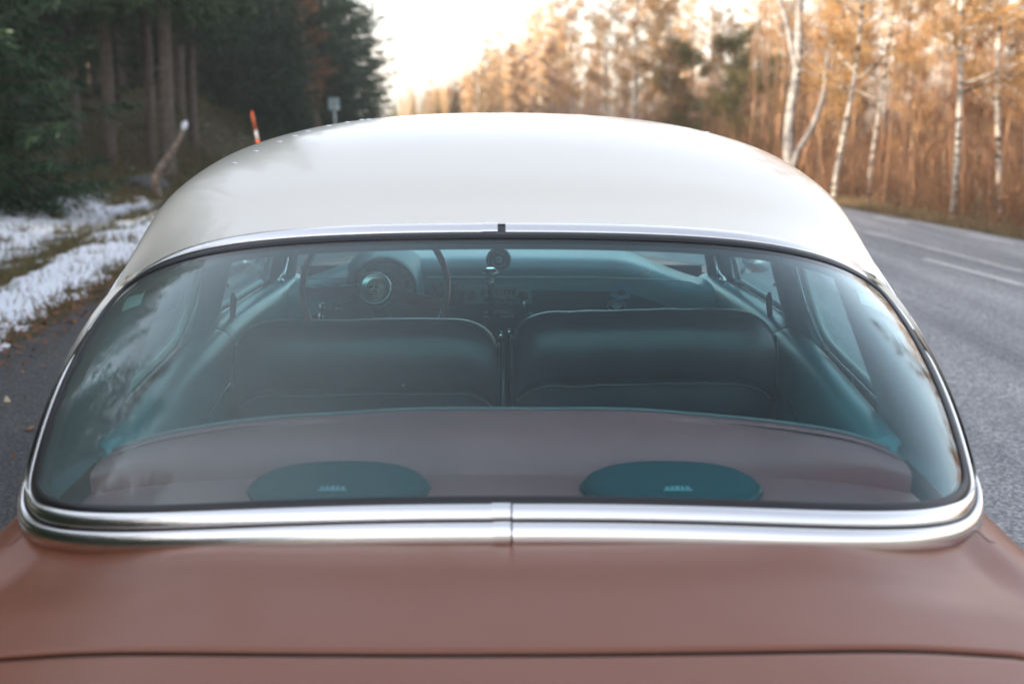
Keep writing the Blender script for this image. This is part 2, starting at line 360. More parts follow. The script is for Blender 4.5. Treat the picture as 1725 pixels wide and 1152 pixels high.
# snow: patches that poke through the verge wherever their height field rises above the turf
def snowmask(X, Y):
    s = XL(Y)-X
    ca = .52+.045*max(0, Y-8); wa = .42+.03*max(0, Y-8)
    a = 1.2*math.exp(-(abs(s-ca)/wa)**4)
    b = 1.1*math.exp(-(abs(s-3.0)/1.25)**4)*ss(10, 13, Y)*(1-ss(23, 26, Y))
    c = .9*math.exp(-((s-1.6)/.6)**2)*ss(36, 40, Y)
    g = .8*noise.noise(Vector((X*1.3, Y*1.0, 0)))+.75*noise.noise(Vector((X*4, Y*2.6, 2)))+.75*noise.noise(Vector((X*12, Y*8, 4)))
    return max(a*(1-ss(19, 24, Y)), b, c)*ss(.02, .14, s)-.80+.95*g
v = []; f = []
sx = np.arange(0, 6.0, .045); sy = np.concatenate([np.arange(2.5, 24, .07), np.arange(24, 46, .14)])
for y in sy:
    for s in sx:
        x = XL(y)-s-.02; m_ = snowmask(x, y); v.append((x, y, hgt(x, y)-.02+max(-.05, min(.03, m_*.12))))
n_ = len(sx); vv = np.array(v); ff = []
hh_ = np.array([snowmask(p[0], p[1]) for p in v]).reshape(len(sy), n_)
for j in range(len(sy)-1):
    for i in range(n_-1):
        if max(hh_[j, i], hh_[j+1, i], hh_[j, i+1], hh_[j+1, i+1]) > -.05: ff.append((j*n_+i, j*n_+i+1, (j+1)*n_+i+1, (j+1)*n_+i))
M['snow'] = mat('snow', (.80, .83, .88), .55, bump=.012, bscale=30)
M['snow'].node_tree.nodes['Principled BSDF'].inputs['Subsurface Weight'].default_value = .0
so = np_mesh('snow', vv, ff, M['snow'], smooth=True); tag(so, 'thin broken snow lying on the verge left of the car', 'snow', kind='stuff')
bm_pts = []
for _ in range(120000):
    y = 3+33*rng.random()**1.2; s = rng.uniform(.1, 7.5); x = XL(y)-s
    m_ = snowmask(x, y)
    if m_ > .05 and rng.random() < .90: continue
    bm_pts.append((x, y, hgt(x, y)-.02))
blades('verge_grass', bm_pts, .105, .012, M['grass'], .9, 'mixed green and straw coloured grass between the snow patches')
# fallen leaves along the asphalt edge
M['leaf'] = rand_mat('fallen_leaves', [(.20, .07, .025), (.12, .05, .02), (.30, .12, .04), (.09, .05, .03)], .7, .15)
n = 4200; V = []
for i in range(n):
    y = 4+22*rng.random()**1.1; s = rng.normal(.10, .16); x = XL(y)-s
    if rng.random() < .05: x = rng.uniform(XL(y), XL(y)+1.6)
    z = max(hgt(x, y)-.02, 0)+.014+rng.random()*.015; a = rng.uniform(0, 6.28); r = rng.uniform(.012, .032); t = rng.normal(0, .25, 4)*r
    for k in range(4): V.append((x+math.cos(a+k*1.57)*r*(1 if k % 2 else .6), y+math.sin(a+k*1.57)*r*(1 if k % 2 else .6), z+t[k]))
tag(np_mesh('leaf_litter', V, np.arange(4*n).reshape(-1, 4), M['leaf']), 'rusty leaf litter along the edge of the lay-by asphalt', 'leaves', kind='stuff')
M['leaf_one'] = mat('single_leaf', (.30, .13, .055), .6, var=.3, vscale=40); M['leaf_pale'] = mat('pale_leaf', (.55, .42, .27), .6, var=.2, vscale=30)
def leaf(px, py, size, rz, lab, m, stand=0):
    d = P(px, py, 1)-Vector((0, 0, EYE)); q = Vector((0, 0, EYE))+d*((.012-EYE)/d.z)
    out = [(0, -.5), (.22, -.42), (.36, -.12), (.30, .15), (.14, .38), (0, .55), (-.14, .38), (-.30, .15), (-.36, -.12), (-.22, -.42)]
    v = [(x*size, y*size, .10*size*math.cos(x*6)+.12*size*y*y*4) for x, y in out]+[(0, 0, -.02*size)]
    f = [(i, (i+1) % 10, 10) for i in range(10)]
    mb = MB(); mb.add(v, f); mb.tube([(0, -.5*size, .06*size), (0, -.75*size, .14*size), (.03*size, -.95*size, .3*size)], .03*size, 5)
    o = mb.build('fallen_leaf', m); o.location = q; o.rotation_euler = (stand, 0, rz)
    s_ = o.modifiers.new('t', 'SOLIDIFY'); s_.thickness = .0008
    tag(o, lab, 'leaf')
leaf(12, 674, .05, .6, 'pale upturned dry leaf on the dark asphalt at the left picture edge', M['leaf_pale'], .5)
leaf(100, 675, .06, 1.4, 'rust brown leaf on the asphalt close to the car, right of the pale leaf', M['leaf_one'])
leaf(48, 721, .055, 2.2, 'orange brown leaf lying lowest on the dark asphalt', M['leaf_one'])
leaf(104, 688, .035, .2, 'small brown leaf just below the rust brown one beside the car', M['leaf_one'])
leaf(74, 617, .035, .9, 'tiny brown leaf on the asphalt nearest the snow edge', M['leaf_one'])

# ------------------------------------------------------------------ trees
class NP:
    def __init__(s): s.V = []; s.Q = []; s.n = 0
    def tube(s, pts, r, k=5):
        pts = np.asarray(pts, float); L = len(pts); t = np.gradient(pts, axis=0); t /= np.linalg.norm(t, axis=1)[:, None]+1e-9
        ref = np.array([1, .2, 0]) if abs(t[0][2]) > .7 else np.array([0, 0, 1.]); u = np.cross(t, ref); u /= np.linalg.norm(u, axis=1)[:, None]+1e-9; w_ = np.cross(t, u)
        a = np.arange(k)*2*np.pi/k; r = np.broadcast_to(r, (L,))
        v = pts[:, None]+(u[:, None]*np.cos(a)[None, :, None]+w_[:, None]*np.sin(a)[None, :, None])*r[:, None, None]
        s.V.append(v.reshape(-1, 3)); i = np.arange(L-1)[:, None]*k; j = np.arange(k)[None]
        q = np.stack([i+j, i+(j+1) % k, i+k+(j+1) % k, i+k+j], -1).reshape(-1, 4)+s.n; s.Q.append(q); s.n += L*k
    def quads(s, c, d, w_, l):
        """leaf quads at c with axis d (n,3), width w_, length l"""
        n = len(c); d = d/(np.linalg.norm(d, axis=1)[:, None]+1e-9); q = rng.normal(size=(n, 3)); q = np.cross(d, q); q /= np.linalg.norm(q, axis=1)[:, None]+1e-9
        w_ = np.broadcast_to(w_, (n,))[:, None]; l = np.broadcast_to(l, (n,))[:, None]
        v = np.stack([c, c+d*l*.45+q*w_/2, c+d*l, c+d*l*.45-q*w_/2], 1)
        s.V.append(v.reshape(-1, 3)); s.Q.append(np.arange(4*n).reshape(-1, 4)+s.n); s.n += 4*n
    def mesh(s, name, m, smooth=False):
        o = np_mesh(name, np.concatenate(s.V), np.concatenate(s.Q), m, smooth=smooth); me = o.data; bpy.data.objects.remove(o); return me
M['bark_spruce'] = mat('spruce_bark', (.085, .065, .05), .9, var2=(.15, .12, .10), vscale=9, bump=.02, bscale=16)
M['spruce'] = rand_mat('spruce_needles', [(.008, .034, .010), (.014, .050, .014), (.026, .066, .016), (.050, .075, .020)], .6, .12)
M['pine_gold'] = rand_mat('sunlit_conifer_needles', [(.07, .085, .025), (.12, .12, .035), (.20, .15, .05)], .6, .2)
M['birch_leaf'] = rand_mat('golden_leaves', [(.38, .19, .07), (.55, .31, .11), (.66, .43, .19), (.44, .23, .08)], .6, .45)
M['bronze'] = rand_mat('bronze_leaves', [(.11, .045, .020), (.22, .090, .034), (.36, .165, .06), (.08, .036, .018)], .6, .35)
M['willow'] = rand_mat('olive_leaves', [(.10, .115, .035), (.22, .19, .06), (.34, .25, .09)], .6, .4)
m = bpy.data.materials.new('birch_bark'); m.use_nodes = True; n_ = m.node_tree; b = n_.nodes['Principled BSDF']; b.inputs['Roughness'].default_value = .7
tc = n_.nodes.new('ShaderNodeTexCoord'); mp = n_.nodes.new('ShaderNodeMapping'); mp.inputs['Scale'].default_value = (3, 3, 9); lk(n_, tc.outputs['Object'], mp.inputs[0])
t = n_.nodes.new('ShaderNodeTexNoise'); t.inputs['Scale'].default_value = 1.2; t.inputs['Detail'].default_value = 5; lk(n_, mp.outputs[0], t.inputs['Vector'])
r = n_.nodes.new('ShaderNodeValToRGB'); lk(n_, t.outputs['Fac'], r.inputs['Fac']); e = r.color_ramp.elements
e[0].position = .40; e[0].color = (.05, .04, .035, 1); e[1].position = .50; e[1].color = (.50, .43, .36, 1); lk(n_, r.outputs['Color'], b.inputs['Base Color'])
M['birch_bark'] = m
M['aspen_bark'] = mat('grey_brown_bark', (.13, .085, .06), .85, var2=(.32, .22, .15), vscale=6)
M['grey_birch'] = mat('grey_birch_bark', (.27, .25, .235), .75, var2=(.10, .092, .09), vscale=7)
M['twig'] = mat('fine_twigs', (.15, .070, .036), .85, var2=(.36, .20, .11), vscale=1.3)

def spruce_meshes(h, low, L0, seed, dens=1.0, mt='spruce'):
    g_ = np.random.default_rng(seed); T = NP(); Cn = NP()
    z = np.linspace(-.3, h, 14); T.tube(np.c_[.05*np.sin(z*.7), .04*np.cos(z*.5), z], .012+.0085*(h-np.clip(z, 0, h)), 9)
    zz = .5
    while zz < low:                                  # dead lower twigs
        for k in range(3):
            a = g_.uniform(0, 6.28); l = g_.uniform(.4, 1.3); d = np.array([math.cos(a), math.sin(a), -.12]); p = np.array([0, 0, zz+g_.uniform(0, .2)])
            T.tube([p, p+d*l*.5, p+d*l+[0, 0, -.08]], [.012, .008, .003], 3)
        zz += .3
    zz = low
    while zz < h-.2:
        fr = (zz-low)/(h-low); Lb = L0*(1-fr)**.85*g_.uniform(.8, 1.1)+.15; nb = 6 if zz < 7 else 5
        a0 = g_.uniform(0, 6.28)
        for k in range(nb):
            a = a0+k*6.283/nb+g_.uniform(-.35, .35); l = Lb*g_.uniform(.65, 1.12); nseg = 6; t_ = np.linspace(0, 1, nseg)
            dr = -.45*(1-fr)+.1
            pts = np.c_[np.cos(a)*l*t_, np.sin(a)*l*t_, zz+l*(dr*t_+.22*t_**2.2)]
            T.tube(pts, .022*(1-t_*.85)*(.5+.5*l/L0), 4)
            nt_ = int((17 if zz < 6.5 else 7)*l*dens)+2
            tt = g_.uniform(.12, 1, nt_); c = np.stack([np.interp(tt, t_, pts[:, i]) for i in range(3)], 1)
            side = g_.choice([-1, 1], nt_); da = a+side*g_.uniform(.5, 1.2, nt_)
            tl = l*.35*(1.15-tt)+.12
            d = np.c_[np.cos(da), np.sin(da), -.25-.55*g_.random(nt_)]
            # each twig carries needle sprays
            for m_ in range(3):
                cc = c+d*tl[:, None]*m_/3.
                dd = d+g_.normal(size=(nt_, 3))*.35
                Cn.quads(cc, dd, .040 if zz < 6.5 else .075, tl*.5+.04)
                Cn.quads(cc, d*.6+g_.normal(size=(nt_, 3))*.5+np.array([0, 0, -.5]), .028 if zz < 6.5 else .05, .13)
        zz += .33 if zz < 7 else .45
    return T.mesh('trunk', M['bark_spruce'], True), Cn.mesh('crown', M[mt])
def broad_meshes(h, seed, nleaf, leafm, barkm, low=1.2, r0=.09, lean=.5, spread=1.6, lw=.055, forks=False, twigs=True, r1=None):
    g_ = np.random.default_rng(seed); T = NP(); Cn = NP(); n = 12
    z = np.linspace(-.3, h, n); px = lean*(np.clip(z, 0, h)/h)**1.5*np.cos(seed)+.09*np.sin(z*1.1+seed); py = lean*(np.clip(z, 0, h)/h)**1.5*np.sin(seed)+.07*np.cos(z*.9)
    tr = np.c_[px, py, z]; T.tube(tr, r0*(1-np.clip(z, 0, h)/h*.88), 8)
    ends = []; nb = int(h*4.2)
    for k in range(nb):
        zb = low+(h-low)*(k/nb)**1.1; p0 = np.array([np.interp(zb, z, tr[:, i]) for i in range(3)]); a = g_.uniform(0, 6.28)
        l = spread*(1-.65*(zb/h))*g_.uniform(.5, 1.2); up = g_.uniform(.35, 1.2); t_ = np.linspace(0, 1, 6)
        pts = p0+np.c_[np.cos(a)*l*t_, np.sin(a)*l*t_, l*up*t_**1.2-.15*l*t_**3]+np.cumsum(g_.normal(size=(6, 3))*.03, 0)*t_[:, None]
        T.tube(pts, (.008+.022*(1-zb/h))*(1-.85*t_), 4)
        for q in range(4):
            tq = g_.uniform(.3, 1); pq = np.array([np.interp(tq, t_, pts[:, i]) for i in range(3)]); a2 = a+g_.uniform(-1.2, 1.2); l2 = l*g_.uniform(.25, .5)
            p2 = pq+np.outer(np.linspace(0, 1, 4), np.array([math.cos(a2), math.sin(a2), g_.uniform(0, 1)])*l2); T.tube(p2, [.007, .005, .004, .002], 3)
            ends.append((p2[1], p2[-1]-p2[1]))
        ends.append((pts[2], pts[-1]-pts[2]))
    E0 = np.array([e_[0] for e_ in ends]); E1 = np.array([e_[1] for e_ in ends]); ix = g_.integers(0, len(ends), nleaf)
    c = E0[ix]+E1[ix]*g_.uniform(0, 1.15, (nleaf, 1))+g_.normal(size=(nleaf, 3))*.10
    d = g_.normal(size=(nleaf, 3))+np.array([0, 0, -.4]); Cn.quads(c, d, lw, lw*1.5)
    if twigs:
        nt_ = nleaf//2; ix = g_.integers(0, len(ends), nt_); c = E0[ix]+E1[ix]*g_.uniform(0, 1, (nt_, 1)); Cn.quads(c, E1[ix]/(np.linalg.norm(E1[ix], axis=1)[:, None]+1e-6)+g_.normal(size=(nt_, 3))*.35, .012, .45)
    return T.mesh('trunk', barkm, True), Cn.mesh('crown', leafm)
TREES = {}
TREES['spruce'] = [spruce_meshes(15, 3.3, 2.5, 1), spruce_meshes(17, 3.9, 2.4, 2), spruce_meshes(14, 2.7, 2.3, 3), spruce_meshes(16, 4.4, 2.3, 4)]
TREES['low_spruce'] = [spruce_meshes(13, .5, 2.7, 11, 1.25), spruce_meshes(11, .35, 2.4, 12, 1.25)]
TREES['far_conifer'] = [spruce_meshes(12, .6, 2.0, 21, .8, 'pine_gold'), spruce_meshes(10, .4, 2.2, 22, .8, 'pine_gold')]
TREES['birch'] = [broad_meshes(8+i % 3, 30+i, 4200, M['birch_leaf'], M['birch_bark'], 2.0, .056, lw=.042, spread=1.3) for i in range(4)]
TREES['aspen'] = [broad_meshes(7+i % 2, 40+i, 3800, M['bronze'] if i % 2 else M['birch_leaf'], M['aspen_bark'], 1.1, .055, .6, lw=.040, spread=1.2) for i in range(4)]
TREES['shrub'] = [broad_meshes(3.4, 50+i, 5200, M['willow'], M['aspen_bark'], .2, .035, .3, 1.6, .06) for i in range(2)]
def plant(kind, x, y, sc=1, rz=None, lab=None, cat='tree', group=None, var=None, name=None, tilt=0):
    tm, cm = TREES[kind][var if var is not None else random.randrange(len(TREES[kind]))]
    nm = name or {'spruce': 'spruce_tree', 'low_spruce': 'spruce_tree', 'far_conifer': 'conifer_tree', 'birch': 'birch_tree', 'aspen': 'aspen_tree', 'shrub': 'willow_bush', 'bare_birch': 'birch_tree'}[kind]
    rt = empty(nm, (x, y, hgt(x, y)-.05), random.uniform(0, 6.28) if rz is None else rz); rt.rotation_euler.x = tilt; rt.rotation_euler.y = random.uniform(-.03, .03)
    rt.scale = (sc, sc, sc*random.uniform(.93, 1.07))
    for nm2, me in (('trunk', tm), ('crown', cm)):
        o = bpy.data.objects.new(nm2, me); COL.objects.link(o); o.parent = rt
    tag(rt, lab, cat, group); return rt
SKYL = [(655, 172), (690, 155), (730, 140), (780, 118), (830, 85), (880, 55), (905, 25), (930, -5), (1000, -120)]
def pxof(x, y): return 845+2100*x/(y*.985)
def cap(x, y, h0, sc):
    """keep the tree line as low as the photo shows it towards the far end of the road"""
    p = pxof(x, y)
    if p > 1000 or y < 20: return sc
    if p < 655: return 0
    return min(sc, (EYE+(190-interp(SKYL, p))/2100*y-hgt(x, y))/h0)
def at(px, Y): return (P(px, 190, 1).x/P(px, 190, 1).y)*Y
# named spruces of the left bank (their trunks can be told apart)
for px, Y, v_, sc, lab in [
    (283, 29, 1, 1.1, 'thick grey spruce trunk standing right behind the snow tipped broken branch'),
    (250, 31, 3, .95, 'slimmer spruce trunk just left of the thick one behind the broken branch'),
    (181, 30, 3, 1.05, 'spruce with bare pale trunk rising from the bank left of the broken branch'),
    (325, 36, 1, .9, 'spruce trunk in the gap between broken branch and orange snow pole'),
    (205, 38, 3, .9, 'dim spruce trunk set back between two paler trunks on the left bank')]:
    plant('spruce', at(px, Y), Y, sc, None, lab, var=v_)
for px, Y, sc, lab in [(-60, 20, .95, 'dark green spruce with drooping boughs filling the upper left corner'), (60, 36, 1.0, 'dark spruce with low boughs just right of the corner spruce'),
                       (592, 66, 1.05, 'dense spruce at the far end of the left forest, outlined against white sky'), (558, 60, 1.1, 'tall spruce next to the last one of the left forest edge'),
                       (528, 52, 1.0, 'bushy spruce rising behind the small road sign'), (470, 46, .7, 'low dark spruce between the orange snow pole and the road sign')]:
    plant('low_spruce', at(px, Y), Y, sc, None, lab)
# spruces of the left wood
cnt = 0
GL = 'spruces standing close together in the dark wood left of the road'
while cnt < 165:
    Y = random.uniform(20, 95) if cnt > 45 else random.uniform(-45, 14); s = random.uniform(3.6 if Y > 26 else 5.4, 22) if Y > -6 else random.uniform(6.5, 30)
    if Y > 26: s = random.uniform(2.6, 18)
    x = XL(Y)-s
    if Y > 0 and 24 < Y < 34 and -9.5 < x and x > -11.5+.0: continue
    kind = 'spruce' if Y < 42 else random.choice(['spruce', 'low_spruce'])
    if 8 < Y < 32 and s < 7.5: continue
    if 34 < Y < 50 and s < 4.5: continue
    plant(kind, x, Y, random.uniform(.8, 1.2), None, 'unseen dark spruce left of the road, added for the shade it casts', group=GL); cnt += 1
# autumn tinted aspens mixed into the far part of the left wood
for px, Y, lab in [(540, 50, 'leaning pale aspen with orange leaves at the edge of the left wood'), (520, 56, 'copper leaved aspen behind the leaning pale one in the left wood'), (600, 70, 'golden topped aspen near the far end of the left wood')]:
    plant('aspen', at(px, Y), Y, 1.0, None, lab, tilt=.06)
for i in range(16):
    Y = random.uniform(44, 78); plant('aspen', XL(Y)-random.uniform(1.8, 5), Y, random.uniform(.6, .95), None, 'slim rusty leaved tree scattered among the spruces left of the road', group='autumn leaved trees among the left spruces')
# right side
bt = P(1330, 262, 25.3); zb_ = hgt(bt.x, bt.y); lone = empty('roadside_birch', (bt.x, bt.y, zb_))
lone_o = Vector(lone.location)
def stem(pxs, r0, r1, dy=0, up=None):
    pts = [P(x_, y_, 25.3)+Vector((0, dy*i/len(pxs), 0))-lone_o for i, (x_, y_) in enumerate(pxs)]
    if up: pts += [pts[-1]+Vector(u_) for u_ in up]
    pts = spline(pts, 5); n = len(pts); T.tube([tuple(p) for p in pts], [r0+(r1-r0)*i/(n-1) for i in range(n)], 9); return pts
T = NP(); g2 = np.random.default_rng(5)
main = stem([(1331, 345), (1329, 262), (1331, 205), (1343, 130), (1347, 70), (1351, 0)], .125, .045, .2, [(.1, .1, 1.2), (.0, .1, 2.6), (.2, .2, 4.2)])
sec = stem([(1334, 300), (1340, 262), (1366, 215), (1384, 160), (1390, 100), (1402, 55)], .075, .022, -.3, [(.25, 0, .7), (.3, .1, 1.6)])
fork = stem([(1344, 125), (1336, 85), (1330, 40), (1318, -10)], .06, .03, .5, [(-.3, 0, 1.), (-.4, .1, 2.2)])
for src, cnt_ in ((main, 16), (sec, 12), (fork, 10)):
    for _ in range(cnt_):
        p = np.array(src[g2.integers(len(src)//3, len(src))]); d = np.array([g2.choice([-1, 1])*g2.uniform(.4, 1), g2.uniform(-.5, .5), g2.uniform(.1, .8)]); l = g2.uniform(.4, 1.5)
        q = p+np.outer(np.linspace(0, 1, 6)**1.0, d*l)+np.c_[np.zeros(6), np.zeros(6), np.linspace(0, 1, 6)**2*.3]+np.cumsum(g2.normal(size=(6, 3))*.035, 0); T.tube(q, np.linspace(.016, .004, 6), 4)
        for _k in range(3):
            a_ = q[g2.integers(2, 6)]; T.tube(a_+np.outer(np.linspace(0, 1, 4), d*.3*l+g2.normal(size=3)*.25), [.006, .005, .004, .002], 3)
ob = bpy.data.objects.new('trunk', T.mesh('trunk', M['grey_birch'], True)); COL.objects.link(ob); ob.parent = lone
tag(lone, 'grey two stemmed bare birch standing alone at the roadside, right behind the car roof', 'tree')
GB = 'white stemmed birches in the sunlit wood right of the road'; GA = 'slender aspens in the sunlit wood right of the road'
for px, Y, lab in [(1420, 22, 'sunlit birch stem closest to the lone roadside birch'), (1615, 19, 'pale birch with curved sunlit stem above the road edge dashes'), (1690, 20, 'birch with bright stem at the right picture edge'),
                   (1475, 24, 'birch between the curved one and the lone roadside birch'), (1065, 40, 'straight white birch stem rising above the roof middle'), (1120, 46, 'forked white birch leaning right above the car roof'),
                   (1025, 52, 'thin white birch left of the straight one above the roof')]:
    plant('birch', at(px, Y), Y, .95, None, lab)
cnt = 0
while cnt < 190:
    if cnt < 40: Y = random.uniform(-40, 12)
    elif cnt < 125: Y = random.uniform(12, 45)
    else: Y = random.uniform(45, 150)
    s = 2.4+22*random.random()**1.2 if Y < 45 else 1.5+30*random.random(); x = XR(Y)+s+(7 if Y < 10 else 0)
    k_ = .72 if Y < 45 else 1; sc = cap(x, Y, 9, random.uniform(.75, 1.3)*k_)
    if sc < .3: cnt += 1; continue
    if random.random() < .45: plant('birch', x, Y, sc, None, 'white stemmed birch with thin golden foliage in the wood right of the road', group=GB)
    else: plant('aspen', x, Y, sc, None, 'slender brown stemmed tree with bronze leaves in the wood right of the road', group=GA)
    cnt += 1
for px, Y, sc, lab in [(1215, 40, 1.25, 'olive green bushy tree at the left of the lone roadside birch'), (1160, 44, 1.1, 'pale green bush just left of the olive green one'), (1250, 36, .9, 'low dark green bush behind the roof curve')]:
    plant('shrub', at(px, Y), Y, sc, None, lab, name='bushy_tree')
plant('low_spruce', at(1236, 47), 47, .42, None, 'small dark conifer poking out of the olive green bush')
for i in range(26):
    Y = random.uniform(95, 240); px = random.uniform(655, 845); plant('far_conifer', at(px, Y), Y, cap(at(px, Y), Y, 11.3, 1.2)*random.uniform(.8, 1.02), None, 'pale sunlit conifer in the distant tree line at the end of the road', group='distant conifers where the road disappears')
for i in range(70):
    Y = random.uniform(90, 230); px = random.uniform(700, 960); sc = cap(at(px, Y), Y, 9, 1.5)*random.uniform(.8, 1.0)
    plant('aspen' if i % 2 else 'birch', at(px, Y), Y, sc, None, 'small pale golden tree in the far wood sloping down to the end of the road', group='far golden trees at the end of the road')
for i in range(98):  # unseen spruces, mostly a grid behind the camera, added to shade the car
    Y = -33+2.9*(i % 14)+random.uniform(-.8, .8) if i < 70 else random.uniform(10, 30); plant('low_spruce' if i < 70 else 'spruce', -10.2-3.3*(i//14)+random.uniform(-.7, .7) if i < 70 else random.uniform(-40, -16), Y, random.uniform(1.05, 1.3), None, 'unseen dark spruce left of the road, added for the shade it casts', group=GL)
# brown undergrowth: an uncountable thicket of stems and leaves
T = NP(); Lf = NP()
for i in range(3800):
    Y = 8+70*rng.random()**1.5; s = .9+14*rng.random()**1.25; x = XR(Y)+s; z0 = hgt(x, Y); h = rng.uniform(.8, 3.3)*(.24+.76*min(1, s/5)); a = rng.uniform(0, 6.28); l = rng.uniform(0, .35)*h
    t_ = np.linspace(0, 1, 4); pts = np.c_[x+math.cos(a)*l*t_**1.5, Y+math.sin(a)*l*t_**1.5, z0-.1+h*t_]; T.tube(pts, [.014, .011, .008, .004], 3)
    nl = 30; tt = rng.random(nl)**.8; c = np.stack([np.interp(tt, t_, pts[:, k]) for k in range(3)], 1)+rng.normal(size=(nl, 3))*np.array([.13, .13, .08])
    Lf.quads(c, rng.normal(size=(nl, 3))+np.array([0, 0, .3]), .026, .045)
    T.quads(c[:8], rng.normal(size=(8, 3))*.5+np.array([0, 0, 1.4]), .010, .55)
for i in range(900):
    Y = 10+75*rng.random()**1.2; s = 1.6+18*rng.random(); x = XR(Y)+s; h = rng.uniform(3, 7)*(1 if Y < 50 else .6)
    if pxof(x, Y) < 905: continue
    z0 = hgt(x, Y); t_ = np.linspace(0, 1, 6); a = rng.uniform(0, 6.28); l = rng.uniform(0, .12)*h
    pts = np.c_[x+math.cos(a)*l*t_+.05*np.sin(t_*5+a), Y+math.sin(a)*l*t_, z0-.1+h*t_]; T.tube(pts, (.018+.016*rng.random())*(1-.75*t_), 4)
    nl = 40; tt = .35+.65*rng.random(nl); c = np.stack([np.interp(tt, t_, pts[:, k]) for k in range(3)], 1)+rng.normal(size=(nl, 3))*.16; T.quads(c[:20], rng.normal(size=(20, 3))*.5+np.array([0, 0, 1.]), .009, .5); Lf.quads(c, rng.normal(size=(nl, 3)), .028, .045)
me1 = T.mesh('stems', M['twig']); me2 = Lf.mesh('leaves', M['bronze'])
th = bpy.data.objects.new('undergrowth', me2); COL.objects.link(th); tag(th, 'dense bronze undergrowth along the foot of the sunlit wood', 'undergrowth', kind='stuff')
st_ = bpy.data.objects.new('thicket_stems', me1); COL.objects.link(st_); tag(st_, 'tangle of thin brown stems inside the undergrowth right of the road', 'undergrowth', kind='stuff')
# bank vegetation on the left
Lf = NP()
for i in range(2600):
    Y = 20+45*rng.random(); s = rng.uniform(3.5 if Y < 26 else 1.5, 14); x = XL(Y)-s; z0 = hgt(x, Y); nl = 22
    c = np.array([x, Y, z0])+rng.normal(size=(nl, 3))*np.array([.35, .35, .14])+np.array([0, 0, .12]); Lf.quads(c, rng.normal(size=(nl, 3))+np.array([0, 0, .8]), .03, .12)
M['berry'] = rand_mat('bilberry_scrub', [(.03, .06, .014), (.06, .085, .022), (.12, .08, .03), (.04, .07, .018)], .7, .2)
o = bpy.data.objects.new('bilberry_scrub', Lf.mesh('bilberry_scrub', M['berry'])); COL.objects.link(o); tag(o, 'dark low scrub covering the bank under the spruces', 'undergrowth', kind='stuff')

# ------------------------------------------------------------------ rocks, broken branch, snow pole, sign
M['rock'] = mat('grey_rock', (.06, .06, .065), .85, var2=(.12, .12, .12), vscale=5, bump=.02, bscale=14)
M['dead'] = mat('dead_wood', (.16, .10, .07), .85, var2=(.32, .26, .21), vscale=10, bump=.01, bscale=30)
M['snowcap'] = mat('snow_cap', (.8, .84, .9), .6)
def rock(px, Y, sx_, sy_, sz_, lab, seed):
    x = at(px, Y); import bmesh
    bm = bmesh.new(); bmesh.ops.create_icosphere(bm, subdivisions=4, radius=1)
    for v_ in bm.verts:
        n1 = 1+.22*noise.noise(v_.co*1.3+Vector((seed, 0, 0)))+.06*noise.noise(v_.co*5+Vector((seed, 0, 0))); v_.co = Vector((v_.co.x*sx_, v_.co.y*sy_, v_.co.z*sz_))*n1
    me = bpy.data.meshes.new('rock'); bm.to_mesh(me); bm.free(); me.polygons.foreach_set('use_smooth', [True]*len(me.polygons)); me.materials.append(M['rock'])
    o = bpy.data.objects.new('rock', me); COL.objects.link(o); o.location = (x, Y, hgt(x, Y)+sz_*.1); tag(o, lab, 'rock')
rock(52, 22.5, .36, .3, .2, 'dark rounded rock at the back edge of the snow, far left', 1)
rock(240, 27, .45, .35, .28, 'grey boulder at the foot of the broken branch', 5)
Yb = 25; zc_ = Yb*math.cos(TH)+.1
br = empty('broken_branch', (at(263, Yb), Yb, hgt(at(263, Yb), Yb)))
p0 = P(262, 300, 24.6); p1 = P(281, 268, 24.6); p2 = P(300, 240, 24.6); p3 = P(311, 212, 24.6); q0 = Vector((br.location.x, Yb, br.location.z-.1))
mb = MB(); pts = spline([q0, p0, p1, p2, p3], 6); pts = [p-br.location for p in pts]; mb.tube(pts, [.085-.045*i/(len(pts)-1)+.008*math.sin(i*2.1) for i in range(len(pts))], 10); mb.build('limb', M['dead'], br)
mb = MB(); rr = [0, .05, .062, .05, .0]; mb.tube([p3-br.location+(p3-p2).normalized()*(-.10+.05*k) for k in range(5)], [.03, .055, .062, .05, .012], 10); mb.build('snow_cap', M['snowcap'], br)
mb = MB(); mb.tube([p0-br.location, p0-br.location+Vector((.25, 0, .10)), p0-br.location+Vector((.36, .05, .28))], [.03, .02, .01], 7); mb.build('side_twig', M['dead'], br)
tag(br, 'broken grey branch leaning up from the bank with a cap of snow on its tip', 'branch')
M['orange'] = mat('orange_plastic', (.72, .13, .03), .5); M['white_plastic'] = mat('white_reflector', (.75, .75, .75), .35)
Y = 19; a_ = P(424, 188, Y*1.0); b_ = P(446, 290, Y*1.0)
root = empty('snow_pole', (b_.x, b_.y, hgt(b_.x, b_.y))); base = Vector(root.location); d = (b_-a_).normalized(); tt = (base.z-.1-a_.z)/d.z; foot = a_+d*tt; L = (foot-a_).length
def seg(t0, t1, nm, mm, r=.019):
    mb = MB(); mb.tube([a_+d*L*t0-base, a_+d*L*t1-base], r, 12); mb.build(nm, mm, root)
cut = .30/L
seg(0, cut, 'orange_band', M['orange']); seg(cut, cut+.135/L, 'reflective_band', M['white_plastic'], .020); seg(cut+.135/L, 1, 'lower_pole', M['orange'], .018)
tag(root, 'leaning orange snow marker pole with a white reflective band', 'snow pole')
M['sign_teal'] = mat('sign_pale_teal', (.30, .42, .43), .4); M['sign_grey'] = mat('galvanised_steel', (.34, .36, .36), .4, .5)
Y = 37; x = at(563, Y); z0 = hgt(x, Y); rt = empty('road_sign', (x, Y, z0)); pz = EYE+14/2100*Y-z0
